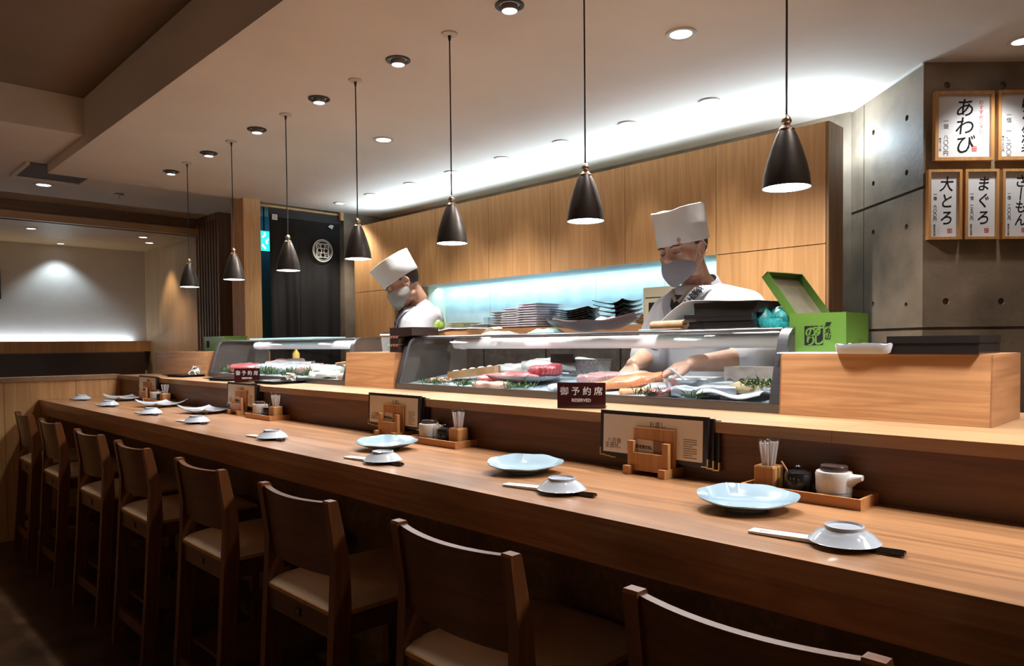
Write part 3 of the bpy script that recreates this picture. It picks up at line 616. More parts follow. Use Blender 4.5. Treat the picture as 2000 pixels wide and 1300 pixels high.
for i, (x, y, w_, near) in enumerate(trs):
    nm = ['far end', 'left of the middle', 'middle of the bar', 'right of the leaning menus'][i]
    tl = w_+' wooden condiment tray on the counter, '+nm
    if first: tray.location = (x, y, ZC); tray['label'] = tl
    else: dup(tray, (x, y, ZC), 0, tl)
    px, sx_, kx = (x-0.088, x+0.056, x-0.022) if near else (x+0.085, x-0.075, x+0.01)
    items = [(pot, (sx_, y+0.002, ZC+0.0073), 0 if near else PI*0.15, w_+' white soy sauce pot with dark lid'), (pick, (px, y, ZC+0.0073), 0, w_+' wooden toothpick holder full of wrapped picks'), (dk, (kx, y+0.004, ZC+0.0073), 0, w_+' small black sauce pot on its tray')]
    for pr_, loc, rz, lb in items:
        if first: pr_.location = loc; pr_.rotation_euler = (0, 0, rz); pr_['label'] = lb
        else: dup(pr_, loc, rz, lb)
    for k in range(15):
        a = 2*PI*k/10+(k > 9)*.3; rr = 0.0088 if k < 10 else 0.0045
        o = wp if (first and k == 0) else dup(wp, (0, 0, 0))
        o.location = (px+rr*math.cos(a), y+rr*math.sin(a), ZC+0.037+0.004*random.random()); o.rotation_euler = (0.14*-math.sin(a)*(k < 10), 0.14*math.cos(a)*(k < 10), 0)
        o['label'] = 'clear-wrapped toothpick standing in the '+w_+' wooden holder'; o['group'] = 'wrapped picks in the '+w_+' holder'; o['category'] = 'toothpick'
    first = False

# ------------------------------------------------------------------ menu stands and menus
stand = thing('menu_stand', 'x', 'menu stand', (0, 0, 0), 0, 'wooden menu stands')
sw = 0.062
G().prism([(-sw, 0.010), (sw, 0.010), (sw, 0.085), (sw-0.018, 0.085), (sw-0.018, 0.055), (-sw+0.018, 0.055), (-sw+0.018, 0.085), (-sw, 0.085)], 0, 0.012, Matrix(((1, 0, 0, 0), (0, 0, 1, -0.016), (0, 1, 0, 0), (0, 0, 0, 1)))).obj('front_board', m_small, stand, bevel=0.001)
G().box(-sw+0.004, sw+0.004, 0.006, 0.014, 0.008, 0.118).obj('back_board', m_small, stand, bevel=0.001)
for sx in (-1, 1): G().box(sx*0.054-0.010, sx*0.054+0.010, -0.034, 0.056, 0, 0.022).obj('foot', m_small, stand, bevel=0.001)
menu = thing('menu', 'x', 'menu', (0, 0, 0), 0, 'leaning black-bordered menus')
MW, MH = 0.166, 0.122
G().box(-MW, MW, -0.004, 0.004, 0, MH).obj('cover', pmat('menu_leatherette', (0.018, 0.012, 0.011), 0.35), menu, bevel=0.001)
m_menu = pmat('menu_page', (0.78, 0.71, 0.62), 0.28, coat=0.3, var=0.04)
G().box(-MW+0.011, MW-0.014, -0.0048, -0.0039, 0.010, MH-0.010).obj('page', m_menu, menu)
for sx in (-1, 1): G().box(sx*MW-0.002 if sx > 0 else -MW-0.001, MW+0.001 if sx > 0 else -MW+0.002, -0.005, 0.005, -0.001, 0.020).box(MW-0.018 if sx > 0 else -MW-0.001, MW+0.001 if sx > 0 else -MW+0.018, -0.005, 0.005, -0.001, 0.002).obj('corner', m_gold, menu)
MM = Matrix(((1, 0, 0, 0), (0, 0, -1, -0.005), (0, 1, 0, 0), (0, 0, 0, 1)))
m_mink = pmat('brown_ink', (0.09, 0.06, 0.045), 0.7)
text('八吉徳\n至酒坊。', 0.0155, m_mink, MM @ T(-0.118, 0.034, 0), menu, 'lettering')
text('お渡し', 0.017, m_mink, MM @ T(0.02, 0.092, 0), menu, 'lettering')
g = G()
for k in range(9): g.box(0.098, 0.136-(0.012 if k % 4 == 3 else 0), 0.064-0.0056*k-0.002, 0.064-0.0056*k, 0, 0.0004, MM)
g.obj('small_print', pmat('grey_print_2', (0.20, 0.17, 0.16), 0.6), menu)
card = thing('shop_card', 'x', 'card', (0, 0, 0), 0, 'shop cards in the menu stands')
cm_ = Matrix(((1, 0, 0, 0), (0, 0, -1, 0), (0, 1, 0, 0), (0, 0, 0, 1)))
G().box(-0.042, 0.045, 0.0, 0.0008, 0, 0.066).obj('card_body', pmat('cream_card', (0.58, 0.50, 0.43), 0.5), card)
G().prism([(0.016, 0.0), (0.046, 0.0), (0.046, 0.066), (0.010, 0.066)], 0, 0.0004, cm_).obj('brown_band', pmat('brown_band', (0.24, 0.12, 0.065), 0.5), card)
text('徳光至酒坊。', 0.0095, m_ink, cm_ @ T(-0.014, 0.046, 0.0004), card, 'lettering', bold=0.0002)
first = True
for i, (x, w_) in enumerate([(-4.955, 'farthest'), (-3.555, 'second farthest'), (-2.235, 'second nearest'), (-1.083, 'nearest')]):
    y = 1.546
    l1 = w_+' wooden menu stand on the counter'
    if first: stand.location = (x, y, ZC); stand['label'] = l1
    else: dup(stand, (x, y, ZC), 0, l1)
    for k in range(3):
        lb = [w_+' menu stand: front menu with pale page', w_+' menu stand: middle menu, peeking out at the right', w_+' menu stand: rearmost black menu'][k]
        loc = (x-0.012+0.010*k, y+0.0195+0.0095*k, ZC+0.030-0.004*k+0.004)
        o = menu if (first and k == 0) else dup(menu, loc, 0)
        o.location = loc; o.rotation_euler = (R(-2.0), 0, 0); o['label'] = lb
    o = card if first else dup(card, (0, 0, 0)); o.location = (x-0.008, y-0.0005, ZC+0.022); o.rotation_euler = (R(-4), R(2), 0); o['label'] = 'pale shop card in the slot of the '+w_+' menu stand'
    first = False

# ------------------------------------------------------------------ reserved signs
rs = thing('reserved_sign', 'x', 'sign', (0, 0, 0), 0, 'maroon reserved signs on the shelf')
m_maroon = pmat('maroon_acrylic', (0.045, 0.008, 0.010), 0.15, coat=0.4)
G().box(-0.072, 0.072, -0.002, 0.002, 0.001, 0.076).obj('face_plate', m_maroon, rs, bevel=0.0015)
G().box(-0.072, 0.072, -0.002, 0.045, 0.0, 0.004).obj('foot_plate', m_maroon, rs, bevel=0.001)
RSM = Matrix(((1, 0, 0, 0), (0, 0, -1, -0.0021), (0, 1, 0, 0), (0, 0, 0, 1)))
m_wink = pmat('white_lettering', (0.70, 0.72, 0.78), 0.5)
text('御 予 約 席', 0.0265, m_wink, RSM @ T(0, 0.049, 0), rs, 'lettering', bold=0.00025)
text('RESERVED', 0.0135, m_wink, RSM @ T(0, 0.023, 0), rs, 'lettering', bold=0.0003, sx=0.95)
rs.location = (-1.403, 1.650, 1.0562); rs.rotation_euler = (0, 0, R(33)); rs['label'] = 'maroon reserved sign in front of the large glass case'
dup(rs, (-3.775, 1.690, 1.0562), R(38), 'maroon reserved sign among the black trays at the far glass case')

# ------------------------------------------------------------------ black trays with pickled ginger
bt = thing('black_tray', 'x', 'tray', (0, 0, 0), 0, 'flat black serving trays on the shelf')
G().loft([[(x*s, y*s, z) for x, y in ((-.13, -.12), (.13, -.12), (.13, .12), (-.13, .12))] for z, s in ((0, .80), (.004, .80), (.012, 1.0), (.015, 1.0), (.0125, .96), (.009, .9))]).obj('tray_body', m_black, bt, bevel=0.001)
btl = [(-4.875, 1.795, 0.12, 'farthest black tray, holding a big white heap of ginger'), (-4.115, 1.765, 0.10, 'middle black tray, behind the far reserved sign'), (-3.570, 1.785, 0.08, 'nearest black tray, holding a small white heap of ginger')]
for i, (x, y, a, l) in enumerate(btl):
    if i == 0: bt.location = (x, y, 1.0562); bt.rotation_euler = (0, 0, a); bt['label'] = l
    else: dup(bt, (x, y, 1.0562), a, l)
m_gari = pmat('white_ginger', (0.72, 0.70, 0.62), 0.45, sss=0.2)
def heap(x, y, z, r, h, n, label):
    t = thing('ginger_heap', label, 'pickled ginger', (x, y, z))
    g = G(); random.seed(n)
    for k in range(n):
        a = random.random()*6.28; q = r*math.sqrt(random.random())*0.8; hh = h*(1-(q/r)**2)*random.uniform(.35, .95)
        cx, cy = x+q*math.cos(a), y+q*math.sin(a); w_ = random.uniform(.010, .016); b = random.random()*6.28; ti = random.uniform(-.6, .6)
        g.sheet(lambda u, v: Vector((cx, cy, z+hh+0.004)) + Euler((ti, ti*.7, b)).to_matrix() @ Vector(((u-.5)*2*w_, (v-.5)*1.4*w_, 0.005*math.sin(u*5)+0.004*math.cos(v*4))), 5, 4, 0.0012)
    g.ball((x, y, z), (r*.75, r*.75, h*.8), 14, 8)
    for v in g.bm.verts: v.co.z = max(v.co.z, z+0.0005)
    tag(g.obj('slices', m_gari, t, smooth=True), kind='stuff')
heap(-4.885, 1.84, 1.0665, 0.050, 0.050, 40, 'big white heap of pickled ginger on the farthest black tray')
heap(-3.545, 1.83, 1.0665, 0.028, 0.045, 16, 'small white heap of pickled ginger on the nearest black tray')

# ------------------------------------------------------------------ glass fish cases
def fish_case(x0, x1, label, grp):
    t = thing('glass_fish_case', label, 'display case', ((x0+x1)/2, 2.0, 1.056), 0, grp)
    z0 = 1.0563
    G().box(x0, x1, 1.852, 1.872, z0, z0+0.026).box(x0, x1, 2.255, 2.27, z0, z0+0.024).obj('base_frame', m_steel, t, bevel=0.002)
    G().prism([(1.872, z0), (2.255, z0), (2.255, z0+.020+.0525), (1.905, z0+.0205), (1.872, z0+.0195)], x0+.003, x1-.003, XM).obj('ice_bed', pmat('crushed_ice', (0.40, 0.47, 0.52), 0.25, bump=0.6, bs=90), t)
    # curved front profile (y, z)
    P = [(1.855, 1.082), (1.872, 1.14), (1.890, 1.20), (1.906, 1.248), (1.916, 1.266), (1.930, 1.278), (1.950, 1.284), (2.00, 1.2855), (2.262, 1.2855)]
    def strip(a, b, off, th):
        r = []
        for i, (y, z) in enumerate(P):
            d = Vector((0, P[min(i+1, len(P)-1)][0]-P[max(i-1, 0)][0], P[min(i+1, len(P)-1)][1]-P[max(i-1, 0)][1])).normalized(); nn = Vector((0, -d.z, d.y))
            o_ = Vector((0, y, z))+nn*off; q = Vector((0, y, z))+nn*(off-th)
            r.append([(a, o_.y, o_.z), (b, o_.y, o_.z), (b, q.y, q.z), (a, q.y, q.z)])
        return G().loft(r)
    for a in (x0, x1-0.028): strip(a, a+0.028, 0.004, 0.011).obj('end_frame', m_steel, t, smooth=True)
    for a in (x0+0.001, x1-0.003):
        pts = P+[(2.262, 1.0565), (1.856, 1.0565)]
        G().prism(pts, a, a+0.002, XM).obj('end_panel', m_steeld, t)
    sg_ = strip(x0+0.026, x1-0.026, 0.001, 0.004)
    sg_.bm.verts.ensure_lookup_table()
    sg_.obj('front_glass', m_glass, t, smooth=True)
    G().tube([(x0+0.028, 1.937, 1.2815), (x1-0.028, 1.937, 1.2815)], 0.0055, 12).obj('top_rail', m_steel, t, smooth=True)
    G().tube([(x0+0.06, 2.15, 1.252), (x1-0.03, 2.15, 1.252)], 0.0235, 20).obj('cooling_tube', pmat('frosted_tube', (0.72, 0.70, 0.70), 0.5), t, smooth=True)
    for x in (x0+0.11, x1-0.12): G().box(x-0.012, x+0.012, 2.145, 2.155, 1.274, 1.2845).tube([(x-0.012, 2.15, 1.252), (x+0.012, 2.15, 1.252)], 0.026, 20).obj('tube_clip', m_white, t)
    G().box(x0+0.03, x1-0.03, 2.258, 2.262, 1.08, 1.115).obj('rear_sill', m_steeld, t)
    return t
fish_case(-2.640, -0.888, 'large glass fish case in front of the second chef', 'curved glass fish cases')
fish_case(-4.705, -3.055, 'far glass fish case near the booth, left of the middle oak block', 'curved glass fish cases')

# ------------------------------------------------------------------ fish and garnish in the cases
ZI = 1.0768
m_tuna = banded('tuna_flesh', (0.38, 0.065, 0.07), (0.47, 0.125, 0.125), 40, 0.3, 'x', 9, 0.15)
m_tunad = banded('deep_tuna_flesh', (0.27, 0.03, 0.04), (0.38, 0.075, 0.085), 26, 0.28, 'y', 4, 0.15)
m_salm = banded('salmon_flesh', (0.56, 0.18, 0.07), (0.61, 0.27, 0.14), 50, 0.3, 'x', 7, 0.2)
m_pinkf = banded('pink_fish_flesh', (0.50, 0.24, 0.24), (0.56, 0.38, 0.37), 34, 0.3, 'x', 9, 0.2)
m_squid = pmat('white_squid', (0.50, 0.52, 0.50), 0.25, coat=0.4, sss=0.3, var=0.06, vs=14)
m_wfish = pmat('white_fish', (0.44, 0.47, 0.50), 0.22, coat=0.4, sss=0.2, var=0.10, vs=20)
m_silver = pmat('silver_skin', (0.42, 0.47, 0.53), 0.22, 0.55, var=0.35, vs=12)
m_shrimp = banded('shrimp_shell', (0.50, 0.17, 0.10), (0.60, 0.42, 0.34), 60, 0.25, 'x', 1.0, 0.2)
m_octo = pmat('octopus_skin', (0.36, 0.11, 0.12), 0.3, coat=0.3, var=0.5, vs=60)
m_scal = pmat('scallop', (0.55, 0.50, 0.41), 0.3, coat=0.3, sss=0.3, var=0.05, vs=20)
m_leaf = pmat('dark_green_sprig', (0.045, 0.10, 0.025), 0.5, var=0.5, vs=40)
m_cloth = pmat('white_cloth', (0.50, 0.54, 0.58), 0.8, bump=0.2, bs=40)
m_kelp = pmat('tan_kelp_sheet', (0.42, 0.31, 0.16), 0.5, var=0.3, vs=20)
m_clam = pmat('brown_shellfish', (0.15, 0.09, 0.075), 0.3, coat=0.2, var=0.4, vs=40)

UP = lambda y: max(0.0, y-1.905)*.15
def slab(name, mat, c, size, rz, label, cat, group=None, seed=1, tilt=0.0, wob=0.009):
    """a cut of fish: a rounded, tapering block with a wavy surface"""
    L_, W_, H_ = size
    g = G(); n = 14; rings = []
    for i in range(n+1):
        t = i/n; x = (t-.5)*L_; k = (math.sin(PI*min(max(t, .02), .98)))**0.35
        r = []
        for j in range(16):
            a = 2*PI*j/16; cx, cz = math.cos(a), math.sin(a)
            cx = math.copysign(abs(cx)**.75, cx); cz = math.copysign(abs(cz)**.8, cz)
            r.append((x, W_/2*cx*k, H_/2*cz*(.65+.35*k)+H_/2+tilt*x))
        rings.append(r)
    g.loft(rings); g.jitter(wob, 18, seed); g.jitter(wob*.35, 70, seed+9)
    c = (c[0], c[1], c[2]+UP(c[1]))
    g.bm.transform(T(c[0], c[1], c[2], 0, 0, rz))
    for v in g.bm.verts: v.co.z = max(v.co.z-.004+UP(v.co.y)-UP(c[1]), ZI+UP(v.co.y)+0.0006)
    return tag(g.obj(name, mat, None, smooth=True), label, cat, group)
def sprig(c, r, label, n=46, seed=0, h=0.04):
    random.seed(seed+5); g = G()
    for k in range(n):
        a = random.random()*6.28; q = r*random.random()**.6; x, y = c[0]+q*math.cos(a), c[1]+q*math.sin(a)*.6
        L_ = random.uniform(.02, .045); b = random.random()*6.28; e = random.uniform(.15, 1.1)
        d = Vector((math.cos(b)*math.cos(e), math.sin(b)*math.cos(e), math.sin(e)*h/.04))
        p0 = Vector((x, y, c[2]+UP(y)+0.001+random.random()*.008)); s_ = d.cross(Vector((0, 0, 1))).normalized()*random.uniform(.0018, .0034)
        p1 = p0+d*L_*.5; p2 = p0+d*L_-Vector((0, 0, L_*.15))
        vs = [g.bm.verts.new(p) for p in (p0-s_*.4, p0+s_*.4, p1+s_, p2, p1-s_)]; g.bm.faces.new(vs)
        g.box(-.0006, .0006, -.0006, .0006, 0, L_*.4, T(*p0, 0, 0, b))
    for v in g.bm.verts: v.co.z = max(v.co.z, ZI+UP(v.co.y)+.0005)
    return tag(g.obj('green_sprigs', m_leaf, None), label, 'garnish', 'green sprigs along the fish', 'stuff')
# large case
t = thing('fish_tray', 'white tray with a wavy rim under the tuna blocks', 'tray', (-2.03, 2.03, ZI+.027))
G().lathe([(0.10, ZI), (0.14, ZI+0.010), (0.155, ZI+0.020), (0.158, ZI+0.022), (0.15, ZI+0.022), (0.13, ZI+0.013)], 40, T(-2.03*1, 2.03, .027) @ Matrix.Diagonal((1.25, .62, 1, 1))).obj('dish', m_china, t, smooth=True)
gT = 'raw tuna blocks on the white tray'
slab('tuna_block', m_tuna, (-2.135, 1.985, ZI+.018), (.165, .075, .026), .30, 'pale red tuna block, leftmost on the white tray', 'tuna', gT, 1)
slab('tuna_block', m_tuna, (-2.03, 2.035, ZI+.018), (.19, .085, .030), .30, 'middle red tuna block on the white tray', 'tuna', gT, 2)
slab('tuna_block', m_tunad, (-1.935, 2.06, ZI+.024), (.13, .085, .050), .55, 'tall dark red tuna block, rightmost on the white tray', 'tuna', gT, 3)
slab('tuna_block', m_tuna, (-1.965, 1.985, ZI+.018), (.12, .05, .026), .28, 'small red tuna cut at the front of the white tray', 'tuna', gT, 4)
slab('squid', m_squid, (-2.26, 2.17, ZI), (.16, .09, .05), .5, 'small white squid left of the long one', 'squid', 'white squid behind the tuna', 5)
slab('squid', m_squid, (-1.98, 2.19, ZI+.02), (.36, .10, .055), .12, 'long white squid body lying behind the tuna', 'squid', 'white squid behind the tuna', 6)
slab('prawn_cut', m_shrimp, (-2.09, 1.915, ZI), (.20, .05, .030), .05, 'orange pink cut in front of the tuna tray', 'fish', None, 7)
bx = thing('scallop_box', 'slanting wooden box lined up with white scallops', 'box', (-2.34, 2.05, ZI))
BM = T(-2.34, 2.05, ZI+.036, 0, R(-7), .42)
G().box(-.11, .11, -.035, -.031, 0, .032, BM).box(-.11, .11, .031, .035, 0, .032, BM).box(-.11, -.106, -.031, .031, 0, .032, BM).box(.106, .11, -.031, .031, 0, .032, BM).box(-.11, .11, -.031, .031, 0, .004, BM).obj('crate', m_shelf, bx)
for k in range(5):
    p = BM @ Vector((-.085+.040*k, .0, .022)); g = G().ball((0, 0, 0), (.019, .022, .016), 16, 10, T(*p, 0, 0, k)); g.jitter(.002, 40, k)
    tag(g.obj('scallop', m_scal, None, smooth=True), 'white scallop in the slanting wooden box, number %s from the left end' % ['one', 'two', 'three', 'four', 'five'][k], 'scallop', 'scallops in the wooden box')
random.seed(3)
for k in range(7):
    x, y = -2.52+.045*(k % 4)+.01*random.random(), 1.935+.035*(k//4)
    g = G(); pts = [(x+.020*math.cos(a), y+.016*math.sin(a), ZI+UP(y)+.011+.004*(k % 2)) for a in [i*.55+k for i in range(6)]]
    g.tube(pts, [.004, .0075, .008, .007, .005, .003], 10)
    tag(g.obj('shrimp', m_shrimp, None, smooth=True), 'curled pink shrimp in the left corner of the large glass case', 'shrimp', 'curled shrimp in the left corner')
mb = thing('mesh_basket', 'grey wire mesh basket behind the tuna', 'basket', (-1.83, 2.20, ZI+.05))
G().loft([[(-1.83+s*x, 2.20+s*y, z) for x, y in ((-.08, -.04), (.08, -.04), (.08, .04), (-.08, .04))] for z, s in ((ZI+.051, .9), (ZI+.108, 1), (ZI+.108, .97), (ZI+.055, .87))]).obj('basket_body', pmat('wire_mesh', (.32, .32, .32), .4, .6, var=.5, vs=160), mb)
G().tube([(-1.91, 2.16, ZI+.108), (-1.75, 2.16, ZI+.108), (-1.75, 2.24, ZI+.108), (-1.91, 2.24, ZI+.108), (-1.91, 2.16, ZI+.108)], .0018, 6).obj('rim', m_steel, mb)
tag(G().box(-1.98, -1.86, 2.14, 2.152, ZI+.096, ZI+.130).obj('price_plaque', m_black, None, bevel=.002), 'small dark plaque standing behind the tuna', 'plaque')
slab('pink_fillet', m_pinkf, (-1.66, 2.08, ZI), (.20, .09, .045), .3, 'pale pink fish fillet behind the reserved sign', 'fish', None, 8)
slab('white_fillet', m_wfish, (-1.72, 1.95, ZI), (.16, .08, .025), .1, 'white fish fillet left of the reserved sign', 'fish', None, 9)
slab('clam_flesh', m_scal, (-1.57, 2.12, ZI), (.12, .07, .045), .3, 'cream rounded shellfish behind the salmon', 'shellfish', None, 10)
slab('salmon_fillet', m_salm, (-1.505, 2.02, ZI+.004), (.23, .10, .045), .55, 'orange salmon fillet in the middle of the large case', 'salmon', None, 11, .08)
slab('salmon_cut', m_salm, (-1.42, 1.95, ZI), (.12, .05, .022), .3, 'small pink salmon cut in front of the fillet', 'salmon', None, 12)
slab('octopus_arm', m_octo, (-1.285, 1.915, ZI), (.075, .04, .034), .6, 'dark red octopus piece by the silver fish', 'octopus', 'octopus pieces', 13, 0, .01)
slab('octopus_arm', m_octo, (-1.325, 1.905, ZI), (.045, .03, .028), 1.2, 'small brownish octopus piece left of the larger one', 'octopus', 'octopus pieces', 14, 0, .009)
slab('silver_fish', m_silver, (-1.165, 1.935, ZI), (.20, .055, .042), .25, 'silver skinned fish lying in front of the steel bowl', 'fish', 'silver fish by the bowl', 15)
slab('silver_fish', m_wfish, (-1.36, 2.02, ZI), (.16, .08, .022), .4, 'pale fish fillet behind the silver fish', 'fish', None, 16)
slab('cockle', m_clam, (-1.065, 1.915, ZI), (.055, .034, .024), .2, 'brown oval shellfish near the front glass', 'shellfish', None, 17)
bw = thing('steel_bowl', 'shallow steel bowl with a white spoon, under the chef\'s hand', 'bowl', (-1.262, 2.0, ZI+.015))
G().lathe([(.060, ZI+.002), (.066, ZI+.008), (.082, ZI+.066), (.086, ZI+.068), (.080, ZI+.066), (.063, ZI+.012), (.002, ZI+.010)], 36, T(-1.262, 2.0, .014) @ Matrix.Translation((0, 0, ZI)) @ Matrix.Diagonal((.9, .9, .62, 1)) @ Matrix.Translation((0, 0, -ZI))).obj('bowl_body', pmat('bright_steel', (.55, .56, .57), .3, .8), bw, smooth=True)
G().lathe([(.073, ZI+.050), (.002, ZI+.051)], 30, T(-1.262, 2.0, .014) @ Matrix.Translation((0, 0, ZI)) @ Matrix.Diagonal((.9, .9, .62, 1)) @ Matrix.Translation((0, 0, -ZI))).obj('filling', m_scal, bw)
sp_ = G().tube([(-1.255, 1.985, ZI+.048), (-1.278, 1.975, ZI+.070), (-1.296, 1.968, ZI+.084), (-1.305, 1.965, ZI+.088)], [.006, .003, .0055, .0035], 10).obj('spoon', m_china, None, smooth=True); tag(sp_, 'white spoon leaning out of the steel bowl', 'spoon')
def cl1(u, v): return Vector((-1.16+.20*u, 1.885+.13*v, ZI+.020+UP(1.885+.13*v)+.008*math.sin(u*7+v*3)+.006*math.sin(v*9)))
tag(G().sheet(cl1, 20, 14, .003).obj('white_cloth', m_cloth, None, smooth=True), 'crumpled white cloth at the right end of the large case', 'cloth')
slab('kelp_sheet', m_kelp, (-1.02, 2.02, ZI+.012), (.19, .10, .030), .45, 'tan kelp-wrapped bundle at the right end of the case', 'kelp', None, 19)
tag(G().box(-.14, .14, -.045, .045, 0, .045, T(-1.055, 2.16, ZI+.047, 0, 0, .1)).obj('wooden_board', pmat('grey_wood_board', (.34, .28, .24), .6, var=.3, vs=30), None, bevel=.003), 'greyish wooden board behind the kelp bundle', 'board')
def gc(u, v): return Vector((-1.18+.09*u, 2.10+.10*v, ZI+.052+.030*v+.006*math.sin(u*14)))
tag(G().sheet(gc, 20, 8, .003).obj('grey_cloth', pmat('grey_cloth', (.17, .16, .15), .8), None, smooth=True), 'folded grey cloth right of the steel bowl', 'cloth')
for k, (x, y, r, l) in enumerate([(-2.42, 1.905, .085, 'green sprigs in the left corner of the large case'), (-2.225, 1.905, .065, 'green sprigs in front of the scallop box'), (-1.92, 1.90, .09, 'green sprigs in front of the tuna tray'), (-1.335, 1.90, .055, 'green sprigs right of the reserved sign'), (-1.175, 1.895, .04, 'green sprigs in front of the octopus'), (-1.00, 1.95, .055, 'green sprigs on the kelp bundle')]):
    sprig((x, y, ZI+(.035 if k == 5 else .004)), r, l, 60, k)
# far case
gF = 'fish in the far glass case'
slab('tuna_block', m_tuna, (-4.47, 1.99, ZI), (.38, .12, .055), .1, 'red tuna block behind the far reserved sign', 'tuna', gF, 21)
slab('tuna_block', m_pinkf, (-4.22, 2.13, ZI), (.26, .12, .060), .5, 'tall pink tuna block at the back of the far case', 'tuna', gF, 22)
slab('white_fillet', m_wfish, (-4.05, 2.05, ZI), (.42, .13, .060), .35, 'long white fish fillet right of the pink tuna block', 'fish', gF, 23)
slab('white_fillet', m_wfish, (-3.92, 2.03, ZI), (.26, .12, .055), .3, 'white fish fillet in the middle of the far case', 'fish', gF, 24)
slab('pink_fillet', m_pinkf, (-3.72, 2.02, ZI), (.20, .11, .060), .3, 'pink rimmed fillet in the far case, right of the middle', 'fish', gF, 25)
slab('squid', m_squid, (-3.46, 2.04, ZI), (.34, .11, .055), .25, 'white squid body at the right of the far case', 'squid', gF, 26)
slab('shellfish', m_scal, (-3.40, 1.94, ZI), (.26, .08, .038), .1, 'cream shellfish cuts in front of the white squid', 'shellfish', gF, 27, 0, .014)
slab('prawn_cut', m_shrimp, (-3.16, 1.93, ZI), (.12, .07, .035), .1, 'pink prawns at the right end of the far case', 'shrimp', gF, 28)
tag(G().tube([(-3.42, 2.02, ZI+.075), (-3.28, 2.03, ZI+.084), (-3.15, 2.06, ZI+.092), (-3.07, 2.09, ZI+.092)], [.007, .010, .010, .008], 10).obj('tan_stick', m_shelf, None, smooth=True), 'thin tan stick across the white squid', 'stick')
bo_ = thing('sauce_bottle', 'yellow pointed sauce bottle behind the pink tuna block', 'bottle', (-4.27, 2.235, ZI+.05))
G().lathe([(.020, ZI), (.022, ZI+.01), (.022, ZI+.075), (.010, ZI+.09)], 20, T(-4.27, 2.235, .05)).obj('body', pmat('mustard_yellow', (.72, .48, .10), .4), bo_, smooth=True)
G().lathe([(.010, ZI+.09), (.005, ZI+.115), (.003, ZI+.118)], 16, T(-4.27, 2.235, .05)).obj('nozzle', pmat('mustard_cap', (.66, .42, .08), .4), bo_, smooth=True)
for k, (x, y, r, l) in enumerate([(-4.58, 1.93, .07, 'green sprigs at the left end of the far case'), (-4.06, 1.91, .08, 'green sprigs right of the far reserved sign'), (-3.92, 1.90, .06, 'green sprigs in front of the middle white fillet'), (-3.72, 1.90, .06, 'green sprigs in front of the pink rimmed fillet'), (-3.55, 1.92, .05, 'green sprigs left of the cream shellfish cuts')]):
    sprig((x, y, ZI+.006), r, l, 80, k+20, .075)
# ------------------------------------------------------------------ things standing on the cases and blocks
ZT = 1.2898; ZB = 1.2163
m_green = pmat('green_tin', (0.080, 0.158, 0.022), 0.35, coat=0.15, var=0.06, vs=6)
m_greend = pmat('tin_inside', (0.32, 0.29, 0.20), 0.4, 0.4, var=0.3, vs=12)
m_box = pmat('dark_lacquer_box', (0.017, 0.008, 0.007), 0.3, coat=0.15)
def tin(x0, x1, y0, y1, z0, z1, label, logo):
    t = thing('green_tin', label, 'tin', ((x0+x1)/2, (y0+y1)/2, z0), 0, 'green seaweed tins')
    w = .003
    G().box(x0, x1, y0, y0+w, z0, z1).box(x0, x1, y1-w, y1, z0, z1).box(x0, x0+w, y0+w, y1-w, z0, z1).box(x1-w, x1, y0+w, y1-w, z0, z1).box(x0+w, x1-w, y0+w, y1-w, z0, z0+w).obj('tin_body', m_green, t, bevel=.0015)
    F = Matrix(((1, 0, 0, (x0+x1)/2), (0, 0, -1, y0-.0003), (0, 1, 0, z0), (0, 0, 0, 1)))
    if logo:
        G().box(-.034, .016, .018, .070, 0, .0004, F).obj('logo_square', m_ink, t)
        text('す\nし', .032, m_green, F @ T(.004, .043, .0005), t, 'lettering', bold=.0012, line=.72)
        text('の\nり', .032, m_green, F @ T(-.017, .040, .0005), t, 'lettering', bold=.0010, line=.72)
        text('阿\n丸\n山', .0165, m_ink, F @ T(.028, .055, .0003), t, 'lettering', shear=.25, line=.95, bold=.0003)
        E_ = Matrix(((0, 0, 1, x1+.0003), (1, 0, 0, (y0+y1)/2+.02), (0, 1, 0, z0), (0, 0, 0, 1)))
        text('丸山', .02, pmat('faded_ink', (.06, .075, .02), .6), E_ @ T(0, .025, 0), t, 'lettering')
    else: G().box(-.14, -.09, .025, .075, 0, .0004, F).obj('logo_square', m_ink, t)
    return t
tin(-.905, -.752, 1.95, 2.105, ZB+.0035, ZB+.108, 'open green tin with black lettering on the right oak block', True)
ld = thing('tin_lid', 'green tin lid propped up behind the open green tin', 'lid', (-.95, 2.1, ZT))
LMx = Matrix.Translation((-.925, 2.03, 1.297)) @ Euler((0, 0, R(-12))).to_matrix().to_4x4() @ Euler((0, R(52), 0)).to_matrix().to_4x4()
L_, Wd = .185, .165
g = G().box(-L_, 0, 0, Wd, -.003, 0, LMx)
for b in ((-L_, 0, 0, .003), (-L_, 0, Wd-.003, Wd), (-L_, -L_+.003, 0, Wd), (-.003, 0, 0, Wd)): g.box(b[0], b[1], b[2], b[3], 0, .022, LMx)
g.obj('lid_shell', m_green, ld, bevel=.0015)
G().box(-L_+.004, -.004, .004, Wd-.004, .0002, .0012, LMx).obj('lid_inside', m_greend, ld)
tag(G().box(-.90, -.66, 1.865, 2.09, ZB+.0002, ZB+.003).obj('white_sheet', m_paper, None), 'thin white sheet under the open green tin', 'sheet')
